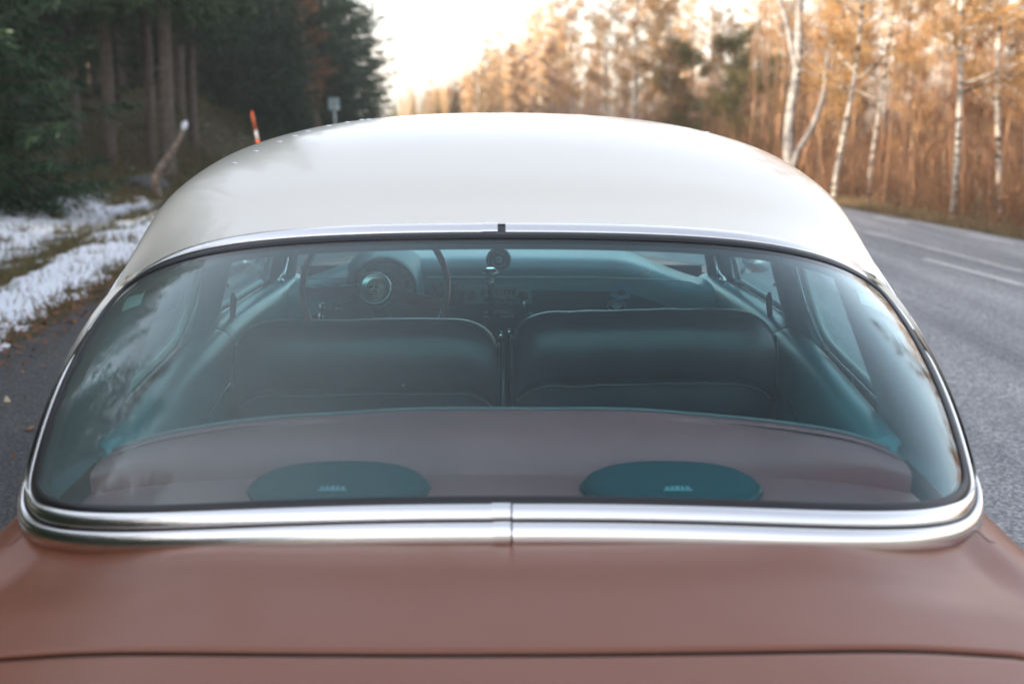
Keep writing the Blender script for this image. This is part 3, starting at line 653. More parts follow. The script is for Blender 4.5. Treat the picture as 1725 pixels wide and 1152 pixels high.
mb = MB(); mb.tube([(0, .04, -.2), (0, .04, pz+.12)], .04, 10); mb.build('post', M['sign_grey'], rt)
mb = MB(); mb.box((0, 0, pz), (.32, .01, .36)); mb.build('sign_panel', M['sign_teal'], rt, False, .002)
mb = MB(); mb.box((-.02, -.008, pz), (.10, .004, .34)); mb.build('panel_stripe', M['sign_grey'], rt, False)
mb = MB(); mb.lathe([(0, 0), (.045, 0), (.045, .006), (0, .006)], (.11, -.012, pz-.11), Matrix.Rotation(R(90), 3, 'X'), 20); mb.build('reflector', M['white_plastic'], rt, False)
tag(rt, 'small pale green sign on a grey post at the edge of the left wood', 'sign')

# ==================================================================== THE CAR
CAR = empty('parked_car', (0, 3.6, 0)); CO = Vector((0, 3.6, 0))
tag(CAR, 'two-tone vintage sedan, cream roof over copper brown body, seen from its rear window', 'car')
def cv(p): p = Vector(p); return p-CO
def part(name, mb_or, m, parent=CAR, **k): return mb_or.build(name, m, parent, **k)
def cgrid(name, nu, nv, fn, m, parent=CAR, **k): return gobj(name, nu, nv, lambda a, b: cv(fn(a, b)), m, parent, **k)
# --- backlight surface, a in [-1,1] across, b in [0,1] upward
def Bx(a): x = .852*a; q = abs(a)**6.5; return Vector((x, 1.985+.03*a*a+.155*q, .916-.052*abs(a)**2.2))
def Tx(a): x = .826*a; q = abs(a)**6; return Vector((x, 2.56+.03*a*a+.15*q, 1.300-.035*a*a-.085*abs(a)**5))
def GS(a, b):
    p = Bx(a)*(1-b)+Tx(a)*b; k = 4*b*(1-b); return p+Vector((.02*a*k, -.018*k, .022*k))
def rnd(a, b):            # a,b in [-1,1]
    n = 18 if b < 0 else 13
    r_ = max(abs(a), abs(b)); s_ = (abs(a)**n+abs(b)**n)**(1/n)
    if s_ < 1e-6: return a, b
    return a*r_/s_, b*r_/s_
def GR(a, b): x, y = rnd(a, b); return GS(x, (y+1)/2)
def GN(a, b):
    e_ = 1e-3; return ((GR(a+e_, b)-GR(a-e_, b)).cross(GR(a, b+e_)-GR(a, b-e_))).normalized()
def gsn(x, y):
    e_ = 1e-3; n = ((GS(x+e_, (y+1)/2)-GS(x-e_, (y+1)/2)).cross(GS(x, (y+1)/2+e_)-GS(x, (y+1)/2-e_))).normalized(); return n
def loop(n=90):
    """closed path round the glass edge: bottom left -> right -> up -> top right -> left -> down"""
    pts = []
    for i in range(n): pts.append((-1+2*i/n, -1))
    for i in range(n//2): pts.append((1, -1+2*i/(n//2)))
    for i in range(n): pts.append((1-2*i/n, 1))
    for i in range(n//2): pts.append((-1, 1-2*i/(n//2)))
    out = []
    for a, b in pts:
        x, y = rnd(a, b); out.append((GS(x, (y+1)/2), gsn(x, y)))
    res = []
    L = len(out)
    for i in range(L):
        t_ = (out[(i+1) % L][0]-out[i-1][0]).normalized(); n_ = out[i][1]; o_ = t_.cross(n_).normalized(); res.append((out[i][0], n_, o_))
    return res
LP = loop(200); NL = len(LP)
def fr(i0, i1): return [LP[i % NL] for i in range(i0, i1+1)]
def sweep(name, frames, prof, m, parent=CAR, closed=False, taper=(0, 0), smooth=True, pf=None, cap=True):
    """prof: list of (outward, normal) or pf(i) giving that list frame by frame"""
    v = []; f = []; L = len(frames); k = len(prof)
    for i, (p, n_, o_) in enumerate(frames):
        s_ = 1; pr = pf(i) if pf else prof
        if taper[0] and i < taper[0]: s_ = math.sqrt(max(0, 1-(1-i/taper[0])**2))*.96+.04
        if taper[1] and L-1-i < taper[1]: s_ = math.sqrt(max(0, 1-(1-(L-1-i)/taper[1])**2))*.96+.04
        oc = sum(q[0] for q in pr)/k
        for (oo, nn) in pr: v.append(cv(p+o_*(oc+(oo-oc)*s_)+n_*nn*(s_ if nn > 0 else 1)))
    mm = L if closed else L-1
    for i in range(mm):
        for j in range(k): a, b2 = i*k, ((i+1) % L)*k; f.append((a+j, b2+j, b2+(j+1) % k, a+(j+1) % k))
    if not closed and cap: f.append(tuple(range(k))); f.append(tuple((L-1)*k+j for j in range(k))[::-1])
    o = link_mesh(name, v, f, m, parent, smooth)
    e_ = o.modifiers.new('split', 'EDGE_SPLIT'); e_.split_angle = R(50)
    return o
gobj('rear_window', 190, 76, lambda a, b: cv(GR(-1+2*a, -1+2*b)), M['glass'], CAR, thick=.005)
sweep('window_seal', LP, [(-.010, -.004), (-.010, .002), (-.004, .005), (.006, .005), (.010, .002), (.012, -.02), (.0, -.03)], M['rubber'], closed=True)
sweep('inner_seal', LP, [(-.012, -.008), (-.004, -.006), (.02, -.02), (.02, -.035), (-.002, -.03)], M['dark_teal'], closed=True)
# indices: bottom 0..200 (left to right), right side 200..300, top 300..500 (right to left), left side 500..600
def flat(o0, o1, h, n=6, lo=-.012, bulge=.003):
    pr = [(o0, lo), (o0, h*.5), (o0+.0012, h*.9)]
    for i in range(n+1): t_ = i/n; pr.append((o0+.003+(o1-o0-.006)*t_, h+bulge*math.sin(math.pi*t_)))
    return pr+[(o1-.0012, h*.9), (o1, h*.5), (o1, lo)]
def mixp(A, B_, w_): return [(a[0]*(1-w_)+b_[0]*w_, a[1]*(1-w_)+b_[1]*w_) for a, b_ in zip(A, B_)]
UPP = flat(.014, .050, .005); SIDE = flat(.012, .026, .004, bulge=.001)
# upper trim halves run from the middle joint round the top corners and thin out down the sides
def upf(i): return mixp(UPP, SIDE, ss(78, 112, i))
sweep('upper_trim', fr(401, 528), UPP, M['chrome'], pf=upf)
sweep('upper_trim', [LP[i] for i in range(399, 271, -1)], UPP, M['chrome'], pf=upf)
rub = [(.010, -.03), (.010, .0015), (.044, .0005), (.050, -.03)]
sweep('trim_base', LP, rub, M['rubber'], closed=True)
INN = flat(.006, .034, .007, bulge=.003)
def inf(i): return mixp(INN, SIDE, ss(90, 106, i))
sweep('lower_inner_trim', fr(102, 262), INN, M['chrome'], pf=inf, taper=(0, 8))
sweep('lower_inner_trim', [LP[i % NL] for i in range(99, -62, -1)], INN, M['chrome'], pf=inf, taper=(0, 8))
OUT = [(.036, -.045), (.036, -.006), (.0385, .002), (.044, .0055), (.051, .0065), (.058, .0045), (.065, .000), (.071, -.006), (.075, -.013), (.076, -.022), (.076, -.05)]
OUTS = [(.028, -.045), (.028, -.010), (.029, -.004), (.031, -.001), (.033, .0), (.036, -.001), (.039, -.004), (.041, -.008), (.042, -.013), (.042, -.022), (.042, -.05)]
def ouf(i): return mixp(OUT, OUTS, ss(96, 118, i))
sweep('lower_outer_trim', fr(102, 232), OUT, M['chrome'], pf=ouf, taper=(0, 10))
sweep('lower_outer_trim', [LP[i % NL] for i in range(99, -32, -1)], OUT, M['chrome'], pf=ouf, taper=(0, 10))
LPf = loop(600); frf = lambda a, b_: LPf[a:b_+1]
sweep('trim_clip', frf(294, 305), [(a, b_+.0032) for a, b_ in INN], M['chrome'])
sweep('trim_clip', frf(295, 305), [(a+.001, b_+.0040) for a, b_ in OUT], M['chrome'])
sweep('trim_clip', fr(401, 405), [(a, b_+.0012) for a, b_ in UPP], M['chrome'])

# --- roof
ZC = [(0, 1.318), (.06, 1.352), (.15, 1.412), (.30, 1.484), (.45, 1.527), (.6, 1.546), (.72, 1.549), (.85, 1.535), (1, 1.49)]
def RE(a):                # rear edge of the roof follows the outer edge of the upper trim
    i = 400-112*a; j = int(math.floor(i)); t_ = i-j; A = LP[j % NL]; B_ = LP[(j+1) % NL]
    e_ = lambda q: q[0]+q[2]*.0485+q[1]*.0015
    return e_(A)*(1-t_)+e_(B_)*t_
def roof_free(xx, hz, v):
    Yr = 2.60+.03*xx*xx+.13*abs(xx)**6; Yf = 4.28-.10*abs(xx)**2
    W = interp([(0, .872), (.3, .853), (.7, .82), (1, .75)], v)
    Ze = interp([(0, 1.15), (.12, 1.215), (.3, 1.285), (.6, 1.315), (1, 1.30)], v)
    return Vector((W*xx, Yr+(Yf-Yr)*v, Ze+(interp(ZC, v)-Ze)*hz))
def roof(u, v):
    a = math.sin((u-.5)*math.pi); sgn = 1 if a >= 0 else -1
    ca = abs(math.cos((u-.5)*math.pi)); xx = sgn*abs(a)**(2/2.35); hz = ca**(2/2.35)
    k = 1-ss(0, .26, v); k = k*k*(3-2*k)*.5+k*.5
    return roof_free(xx, hz, v)+(RE(xx)-roof_free(xx, hz, 0))*k
cgrid('roof', 110, 90, roof, M['roof'])
def roof_in(u, v):
    p = roof(.02+.96*u, .01+.98*v); return p+Vector((-p.x*.02, 0, -.03))
cgrid('headliner', 40, 30, roof_in, M['headliner'])
for s_ in (0, 1):          # drip rail
    b = MB(); b.tube([cv(roof(s_, t_/30)+Vector((0, 0, -.004))) for t_ in range(0, 31)], .008, 8); b.build('drip_rail', M['chrome'], CAR)

# --- body
CS = [(0, 0), (.3, -.002), (.55, -.009), (.74, -.030), (.82, -.041), (.885, -.052), (.925, -.078), (.948, -.14), (.955, -.34), (.94, -.5), (.905, -.64)]
CSs = [(p.x, p.y) for p in spline([(x, z, 0) for x, z in CS], 8)]
CSd = [0]
for i in range(1, len(CSs)): CSd.append(CSd[-1]+math.hypot(CSs[i][0]-CSs[i-1][0], CSs[i][1]-CSs[i-1][1]))
ZT = [(.55, .60), (.62, .66), (.75, .715), (.95, .752), (1.25, .800), (1.6, .836), (1.92, .858), (2.3, .872), (2.8, .93), (3.1, .965), (4.4, .975), (4.95, .96), (5.6, .93), (6.3, .86), (6.55, .78)]
def wid(Y): return interp([(.5, .80), (.7, .90), (1.2, .965), (2.0, 1.0), (4.5, 1.0), (6.0, .97), (6.6, .86)], Y)
def xz(x):                # crown offset for |x| on the cross section top
    x = abs(x)
    for i in range(1, len(CSs)):
        if CSs[i][0] >= x: t_ = (x-CSs[i-1][0])/(CSs[i][0]-CSs[i-1][0]+1e-9); return CSs[i-1][1]*(1-t_)+CSs[i][1]*t_
    return -.2
def deck(x, Y): return Vector((x, Y, interp(ZT, Y)+xz(x/wid(Y))-.015*ss(.45, .74, abs(x))*(1-ss(.78, .857, abs(x)))*ss(1.72, 1.97, Y)*(1-ss(2.3, 2.6, Y))))
def cross(t, Y):          # t in [-1,1] over the whole section, by arc length
    d_ = abs(t)*CSd[-1]
    for i in range(1, len(CSd)):
        if CSd[i] >= d_-1e-9: break
    u = (d_-CSd[i-1])/(CSd[i]-CSd[i-1]); x = CSs[i-1][0]*(1-u)+CSs[i][0]*u; z = CSs[i-1][1]*(1-u)+CSs[i][1]*u
    return Vector(((1 if t >= 0 else -1)*x*wid(Y), Y, interp(ZT, Y)+z))
TSH = .74                 # fraction of the section that is "top"
def seamY(x):
    x = abs(x)
    if x < .71: return 1.578+.030*(x/.62)**2
    t_ = min(1, (x-.71)/.065); return 1.617-.065*(1-math.sqrt(max(0, 1-t_*t_)))-.0
XS = .775
def winY(x): return 1.945+.03*(x/.85)**2+.155*(abs(x)/.86)**6.5
# deck between window and trunk seam (grid over x)
def f1(u, v):
    x = -.86+1.72*u; y0 = seamY(x) if abs(x) < XS else seamY(XS); y = y0+(2.22-y0)*v
    if v == 0 and abs(x) < XS-.004: p = deck(x, y0+.001); return p+Vector((0, 0, -.014))
    if v < .004: pass
    return deck(x, y)
VR = [0, .0001]+[.004, .01, .02]+[.02+.98*i/70 for i in range(1, 71)]
def rowgrid(name, us, vs, fn, m, keep=None, parent=CAR):
    v = [cv(fn(a, b_)) for b_ in vs for a in us]; f = []; nu = len(us)-1
    for j in range(len(vs)-1):
        for i in range(nu):
            if keep and not keep((us[i]+us[i+1])/2, (vs[j]+vs[j+1])/2): continue
            a = j*(nu+1)+i; f.append((a, a+1, a+nu+2, a+nu+1))
    return link_mesh(name, v, f, m, parent)
def keepdeck(u, v):
    p = f1(u, max(v, .01)); return p.y < winY(p.x)+.012+(.010 if abs(p.x) > .7 else 0)
US = [i/172 for i in range(173)]
def f1b(u, v):
    x = -.86+1.72*u; y0 = seamY(x) if abs(x) < XS else seamY(XS); y = y0+.006+(2.22-y0)*max(0, v-.0001)
    p = deck(x, y)
    lip = .0
    if abs(x) < XS:
        if v == 0: p.z -= .008; p.y -= .0005
        elif v < .001: p.z -= .0035
        elif v < .005: p.z -= .0008
    return p
rowgrid('rear_deck', US, VR, f1b, M['copper'], keepdeck)
def f2(u, v):              # trunk lid
    x = (-XS+.003)+2*(XS-.003)*u; y1 = seamY(x)-.006; y = y1+(.60-y1)*max(0, v-.0001); p = deck(x, y)
    ex = min(u, 1-u)*2*XS
    if v == 0: p.z -= .030
    elif v < .001: p.z -= .0035
    elif v < .005: p.z -= .0008
    if ex < .001: p.z -= .012
    return p
rowgrid('trunk_lid', [0, .002]+[i/120 for i in range(1, 120)]+[.998, 1], VR, f2, M['copper'])
b = MB(); v, f = grid(60, 4, lambda a, c: cv(deck(-.77+1.54*a, seamY(-.77+1.54*a)-.03+.06*c)+Vector((0, 0, -.033)))); b.add(v, f); b.build('lid_gutter', M['rubber'], CAR)
b = MB(); v, f = grid(80, 2, lambda a, c: cv(deck(-.77+1.54*a, seamY(-.77+1.54*a)+.0048-.001*c)+Vector((0, 0, -.0035-.03*c)))); b.add(v, f); b.build('seam_shade_strip', M['rubber'], CAR)  # dark strip added over the lit gap wall so the seam looks shaded
# sides of the car, in panels
WH = [(1.32, .36), (5.35, .36)]
def side(name, sg, y0, y1, m, t0=.0, ny=60):
    tA = 0
    x0 = .86/CSd[-1]
    # start of the side panel in arc fraction where |x| = .70 (rear) or .86
    def start(Y): return (XS if Y < 1.50 else .86*1.0)
    # arc fraction for x
    def fx(x):
        for i in range(1, len(CSs)):
            if CSs[i][0] >= x: return (CSd[i-1]+(CSd[i]-CSd[i-1])*(x-CSs[i-1][0])/(CSs[i][0]-CSs[i-1][0]+1e-9))/CSd[-1]
        return .8
    def fn(u, v):
        Y = y0+(y1-y0)*v; s0 = fx(start(Y)/wid(Y)-.0); t_ = s0+(1-s0)*u; return cross(sg*t_, Y)
    def kp(u, v):
        p = fn(u, v)
        return all((p.y-wy)**2+(p.z-wz)**2 > .37**2 or p.z > .70 for wy, wz in WH)
    us = [i/50 for i in range(51)]; vs = [i/ny for i in range(ny+1)]
    return rowgrid(name, us, vs, fn, m, kp)
for sg in (-1, 1):
    side('rear_quarter_panel', sg, .60, 1.499, M['copper']); side('rear_quarter_panel', sg, 1.501, 3.298, M['copper'], ny=90)
    d_ = side('door', sg, 3.302, 4.646, M['copper']); side('front_fender', sg, 4.65, 6.5, M['copper'])
# tail, hood, nose
def tail(u, v):
    p = cross(-1+2*u, .60); z = p.z*(1-v)+(.30)*v; q = Vector((p.x, .60-.05*math.sin(v*2.5), z)); return q
cgrid('tail_panel', 60, 12, tail, M['copper'])
cgrid('hood', 60, 50, lambda u, v: deck(-.86+1.72*u, 4.96+1.54*v), M['copper'])
cgrid('nose_panel', 60, 12, lambda u, v: (lambda p: Vector((p.x, 6.5+.06*math.sin(v*2.5), p.z*(1-v)+.32*v)))(cross(-1+2*u, 6.5)), M['copper'])
for nm, y_, sg in (('rear_bumper', .50, -1), ('front_bumper', 6.64, 1)):
    b = MB(); b.tube([cv((.93*math.sin(t_*math.pi/2/10), y_-sg*.12*(1-math.cos(t_*math.pi/2/10))*1.4, .50)) for t_ in range(-10, 11)], .07, 12, flat=.6); b.build(nm, M['chrome'], CAR)
for wy, wz in WH:
    for sg in (-1, 1):
        wl = empty('wheel', cv((sg*.80, wy, wz-.02))); wl.parent = CAR; ro = Matrix.Rotation(R(90), 3, 'Y')
        b = MB(); b.lathe([(.20, -.08), (.30, -.09), (.335, -.07), (.345, 0), (.335, .07), (.30, .09), (.20, .08)], (0, 0, 0), ro, 40); b.build('tyre', M['tyre'], wl)
        b = MB(); b.lathe([(.19, .08*sg), (.18, .06*sg), (.10, .09*sg), (.02, .10*sg)], (0, 0, 0), ro, 32); b.build('hub_cap', M['chrome'], wl)
b = MB(); b.box(cv((0, 3.6, .30)), (1.66, 5.7, .04)); b.build('floor_pan', M['floor'], CAR, False)
# firewall under the dash, rear bulkhead
b = MB(); b.box(cv((0, 4.96, .64)), (1.6, .03, .62)); b.build('firewall', M['floor'], CAR, False)
# ------------- greenhouse sides
# side opening line: sill at x=.80
def SX(z): return .825-.10*(z-.96)/.34
SILL = [(2.36, .905), (2.6, .930), (2.85, .955), (3.1, .975), (3.6, .990), (4.3, .970), (4.6, .965)]
def silz(Y): return interp(SILL, Y)
def topz(Y):
    v = (Y-2.76)/(4.2-2.76); return interp([(0, 1.16), (.12, 1.20), (.3, 1.262), (.6, 1.292), (1, 1.275)], v)
def shell(name, sg, ya, yb, m, parent=CAR, x_off=0, zlo=None, zhi=None, ny=24, nz=10, thick=0, yskew=None):
    def fn(u, v):
        za = (zlo(0) if zlo else 0)
        Y = ya+(yb-ya)*u; z0 = zlo(Y) if zlo else silz(Y); z1 = zhi(Y) if zhi else topz(Y); z = z0+(z1-z0)*v
        if yskew: Y += yskew(u, v)
        return Vector((sg*(SX(z)+x_off), Y, z))
    return cgrid(name, ny, nz, fn, m, parent, thick=thick)
YQ0 = 2.48                 # rear lower corner of the quarter window
for sg in (-1, 1):
    # C pillar outer skin from the window edge to the quarter glass
    def cp(u, v):
        b_ = -1+2*min(.999, v); x, y = rnd(1, b_); e0 = GS(x, (y+1)/2)+Vector((.026, .015, -.004)); zq = .925+.29*v; Yq = 2.56+.16*v
        e1 = Vector((SX(max(zq, .95))+.012, Yq, zq)); p = e0.lerp(e1, u); return Vector((sg*(p.x+.022*math.sin(math.pi*u)**.6), p.y, p.z))
    cgrid('c_pillar', 12, 30, cp, M['roof'])
    # belt moulding body shelf between body shoulder and windows
    def belt(u, v):
        Y = 2.06+(4.96-2.06)*v; o_ = deck(.859, Y); xi = .846+(SX(.95)+.004-.846)*ss(2.25, 2.6, Y)
        zi = deck(xi, Y).z; zi = zi+(max(zi, silz(Y)-.006)-zi)*ss(2.35, 2.6, Y)
        return Vector((sg*(o_.x+(xi-o_.x)*u), Y, o_.z+.001+(zi-o_.z)*u**.7))
    cgrid('belt_rail', 6, 60, belt, M['copper'])
    # windows
    shell('quarter_glass', sg, 2.58, 3.14, M['side_glass'], thick=.004, yskew=lambda u, v: (1-u)*.15*v)
    shell('door_glass', sg, 3.45, 4.23, M['side_glass'], thick=.004)
    shell('vent_glass', sg, 4.25, 4.50, M['side_glass'], thick=.004, yskew=lambda u, v: -u*.24*v)
    def bar(ya, za, yb, zb, r, nm, mm, xo=0, fl=1): b = MB(); n = 10; b.tube([cv((sg*(SX(za+(zb-za)*i/n)+xo), ya+(yb-ya)*i/n, za+(zb-za)*i/n)) for i in range(n+1)], r, 8, flat=fl); return b.build(nm, mm, CAR)
    bar(4.24, .96, 4.22, 1.29, .010, 'vent_divider', M['chrome'], -.004); bar(4.205, .96, 4.185, 1.29, .005, 'vent_divider', M['chrome_dark'], -.004)
    # bright channel round the quarter window: sill and front leg, with rounded corner
    q = [Vector((0, 2.57, silz(2.57)+.016)), Vector((0, 2.75, silz(2.75)+.016)), Vector((0, 2.95, silz(2.95)+.016)), Vector((0, 3.055, silz(3.05)+.028)), Vector((0, 3.10, silz(3.1)+.075)), Vector((0, 3.12, 1.13)), Vector((0, 3.125, 1.29))]
    for off, r, mm in ((-.004, .0085, M['dial_light']), (-.020, .0035, M['chrome_dark'])):
        pts = spline(q, 6); b = MB(); b.tube([cv((sg*(SX(p.z)+off*1.0), p.y, p.z+(off*.35))) for p in pts], r, 8); b.build('window_channel', mm, CAR)
    bar(3.45, silz(3.45)+.014, 4.20, silz(4.2)+.014, .008, 'window_channel', M['dial_light'], -.004); bar(3.45, silz(3.45)+.002, 4.20, silz(4.2)+.002, .0035, 'window_channel', M['chrome_dark'], -.018)
    # pillars inside
    b = MB()
    def pil(ya, yb, za, zb, d_=.07, sk=0):
        v = []; 
        for i in range(9):
            z = za+(zb-za)*i/8; x = SX(z); o_ = sk*i/8
            v += [cv((sg*(x+.006), ya+o_, z)), cv((sg*(x-d_*.55), ya+.012+o_, z)), cv((sg*(x-d_), (ya+yb)/2+o_, z)), cv((sg*(x-d_*.55), yb-.012+o_, z)), cv((sg*(x+.006), yb+o_, z))]
        f = [(i*5+j, i*5+(j+1) % 5, i*5+5+(j+1) % 5, i*5+5+j) for i in range(8) for j in range(5)]; return MB().add(v, f)
    pil(3.15, 3.45, .86, 1.31, .05).build('b_pillar', M['teal_vinyl'], CAR, smooth=True)
    pil(4.49, 4.68, .90, 1.32, .07, -.36).build('a_pillar', M['dark_teal'], CAR)
    # inner C pillar lining
    def cin(u, v):
        b_ = -1+2*min(.999, v); x, y = rnd(1, b_); e0 = GS(x, (y+1)/2)+Vector((-.016, .022, -.012)); zq = .925+.29*v; Yq = 2.60+.15*v
        e1 = Vector((SX(max(zq, .95))-.022, Yq, zq)); p = e0.lerp(e1, u); return Vector((sg*(p.x-.02*math.sin(math.pi*u)), p.y, p.z))
    cgrid('c_pillar_lining', 12, 30, cin, M['dark_teal'])
    # door card and quarter trim: rolled sill then the panel down
    def card(ya, yb, nm, mt, endr):
        PR = [(.800, 0), (.790, .006), (.770, .008), (.745, .0), (.725, -.020), (.715, -.05), (.708, -.10), (.70, -.2), (.70, -.65)]
        PS = spline([(x, z, 0) for x, z in PR], 4)
        def fn(u, v):
            Y = ya+(yb-ya)*u; p = PS[int(round(v*(len(PS)-1)))]; k = 1
            e_ = min(u, 1-u)*(yb-ya); k = math.sqrt(max(0, 1-max(0, 1-e_/endr)**2)) if e_ < endr else 1
            return Vector((sg*(p.x+(1-k)*.0), Y, silz(Y)-.006+p.y-(1-k)*(.030 if u < .5 and endr > .02 else .004)))
        return cgrid(nm, 40, len(PS)-1, fn, mt)
    card(2.38, 3.297, 'quarter_trim_panel', M['teal_vinyl'], .03); card(3.303, 4.62, 'door_trim_panel', M['teal_vinyl'], .004)
    cgrid('quarter_lining', 8, 8, lambda u, v: Vector((sg*(.812-.02*u-.03*(1-v)), 2.19+.42*u, .45+(.385+.10*u-.02)*v)), M['dark_teal'])
    # thin bright bead along the panels
    b = MB(); b.tube([cv((sg*.704, Y, silz(Y)-.135+.02*math.sin((Y-2.3)*1.2))) for Y in np.linspace(2.42, 3.27, 20)], .0022, 6); b.build('panel_bead', M['chrome_dark'], CAR)
    b = MB(); b.tube([cv((sg*.704, Y, silz(Y)-.115)) for Y in np.linspace(3.33, 4.15, 20)]+[cv((sg*.704, 4.25, .868)), cv((sg*.704, 4.36, .90))], .0022, 6); b.build('panel_bead', M['chrome_dark'], CAR)
    # vent latch, lock post, coat screw
    b = MB(); b.tube([cv((sg*.77, 4.28, .985)), cv((sg*.755, 4.30, 1.00)), cv((sg*.75, 4.35, 1.05))], .006, 8); b.lathe([(.012, 0), (.014, .008), (.008, .012)], cv((sg*.765, 4.28, .975)), None, 16); b.build('vent_latch', M['chrome'], CAR)
    b = MB(); b.tube([cv((sg*.765, 3.46, .965)), cv((sg*.755, 3.46, .99)), cv((sg*.750, 3.455, 1.03))], [.007, .008, .010], 10); b.tube([cv((sg*.750, 3.455, 1.03)), cv((sg*.752, 3.46, 1.055))], [.010, .005], 10); b.build('belt_buckle', M['black'], CAR)
    b = MB(); b.lathe([(.0055, 0), (.0045, .004), (0, .005)], cv((sg*(SX(1.12)-.052), 3.28, 1.10)), Matrix.Rotation(-sg*R(90), 3, 'Y'), 14); b.build('pillar_screw', M['chrome'], CAR)
    # door mirror outside the vent window
    b = MB(); b.tube([cv((sg*.83, 4.42, .95)), cv((sg*.86, 4.40, 1.00)), cv((sg*.90, 4.39, 1.03))], .008, 8); b.build('mirror_arm', M['chrome'], CAR)
    b = MB(); b.lathe([(0, -.03), (.05, -.015), (.06, .0), (.058, .006), (0, .006)], cv((sg*.91, 4.39, 1.05)), Matrix.Rotation(R(90), 3, 'X'), 28); b.build('side_mirror', M['chrome'], CAR)
# windshield
def ws(u, v):
    a = -1+2*u; lo = Vector((.80*a, 5.0-.42*abs(a)**3, .985+.01*v)); hi = Vector((.72*a, 4.30-.16*abs(a)**3, 1.465-.155*abs(a)**3)); p = lo.lerp(hi, v); return p+Vector((0, .03*math.sin(math.pi*v), .02*math.sin(math.pi*v)))
cgrid('windshield', 50, 20, ws, M['side_glass'], thick=.005)
b = MB(); b.tube([cv(ws(i/40, 1)) for i in range(41)], .022, 8); b.build('windshield_header', M['roof'], CAR)
# ------------- dashboard
YD = 4.20
def dtop(a):   # dash height and face Y across
    a = abs(a); return 1.040-.078*ss(.52, 1.02, a)-.010*a*a
DP = [(.52, .02), (.36, .024), (.2, .022), (.10, .016), (.05, .0), (.018, -.022), (.004, -.05), (.0, -.085), (.004, -.100), (.006, -.16), (.02, -.26), (.05, -.40)]
DPs = spline([(y, z, 0) for y, z in DP], 5)
def dsh(u, v):
    a = -1+2*u; p = DPs[int(round(v*(len(DPs)-1)))]; yf = YD-.10*abs(a)**3*1.0
    return Vector((.715*a, yf+p.x*(1-.45*abs(a)**3), dtop(a)+p.y))
i_split = 35
def dtopf(u, v): return dsh(u, v*i_split/(len(DPs)-1))
def dlow(u, v): return dsh(u, (i_split+v*(len(DPs)-1-i_split))/(len(DPs)-1))
cgrid('dash_top', 80, i_split, dtopf, M['teal_vinyl']); cgrid('dash_face', 80, len(DPs)-1-i_split, dlow, M['dark_teal'])
def dface(px, py, off=.0):
    """a point on the dash face that the photo shows there"""
    best = None
    for k in range(60):
        zc = 3.9+k*.01; p = P(px, py, zc); a = p.x/.715; yf = YD-.10*abs(a)**3
        if p.y >= yf-off: return p
    return p
def beadline(pts, r, nm, m): b = MB(); b.tube([cv(p) for p in pts], r, 6); return b.build(nm, m, CAR)
beadline([dface(x, 467+0*x, .004) for x in range(718, 1000, 20)]+[dface(x, y, .006) for x, y in [(1020, 468), (1060, 469), (1100, 471), (1140, 473), (1160, 475), (1177, 479)]], .0024, 'dash_bead', M['silver'])
beadline([dface(x, 470-(x-497)*.015, .006) for x in range(497, 590, 10)], .0024, 'dash_bead', M['chrome_dark'])
# instrument binnacle
c = dface(648, 492, 0.0); rB = .122
bn = MB(); n = 40; v = []; f = []
prof = [(rB*.90, .0), (rB*.91, -.055), (rB*.95, -.068), (rB*1.0, -.06), (rB*1.05, -.02), (rB*1.20, .06), (rB*1.26, .12)]
for i in range(n+1):
    an = math.pi*(-.04+1.08*i/n)
    for r_, y in prof: v.append(cv(c+Vector((r_*math.cos(an), y, r_*math.sin(an)*1.02))))
k = len(prof); f = [(i*k+j, i*k+j+1, (i+1)*k+j+1, (i+1)*k+j) for i in range(n) for j in range(k-1)]
bn.add(v, f); bin_ = bn.build('instrument_hood', M['teal_vinyl'], CAR)
cl_o = empty('instrument_cluster', cv(c)); cl_o.parent = CAR
def arcband(r0, r1, a0, a1, y, nm, m, n=36, th=.003):
    v = []; f = []
    for i in range(n+1):
        an = R(a0+(a1-a0)*i/n)
        for r_, yy in ((r0, y), (r1, y), (r1, y+th), (r0, y+th)): v.append(Vector((r_*math.cos(an), yy, r_*math.sin(an))))
    for i in range(n):
        for j in range(4): f.append((i*4+j, i*4+(j+1) % 4, (i+1)*4+(j+1) % 4, (i+1)*4+j))
    f.append((0, 3, 2, 1)); f.append(tuple(n*4+j for j in range(4)))
    return link_mesh(nm, v, f, m, cl_o, False)
arcband(.0, .112, 0, 180, -.006, 'dial_back', M['dial_dark'])
arcband(.066, .098, 0, 180, -.012, 'outer_dial', M['dial']); arcband(.030, .062, 0, 180, -.011, 'speed_scale', M['dark_teal'])
for a0, a1 in ((10, 30), (52, 76), (104, 128), (150, 170)): arcband(.073, .092, a0, a1, -.016, 'gauge_window', M['dial_dark'], 10)
for i in range(13): a0 = 6+i*14; arcband(.050, .060, a0, a0+2.5, -.015, 'scale_tick', M['dial_light'], 2)
arcband(.070, .096, .5, 8, -.017, 'light_segment', M['dial_light'], 4)
b = MB(); b.box((.045, -.016, -.004), (.115, .006, .004)); b.build('lower_bezel', M['chrome'], cl_o, False)
b = MB(); b.box((.02, -.016, .035), (.003, .002, .06), Matrix.Rotation(R(-35), 3, 'Y')); b.build('needle', M['dial_light'], cl_o, False)
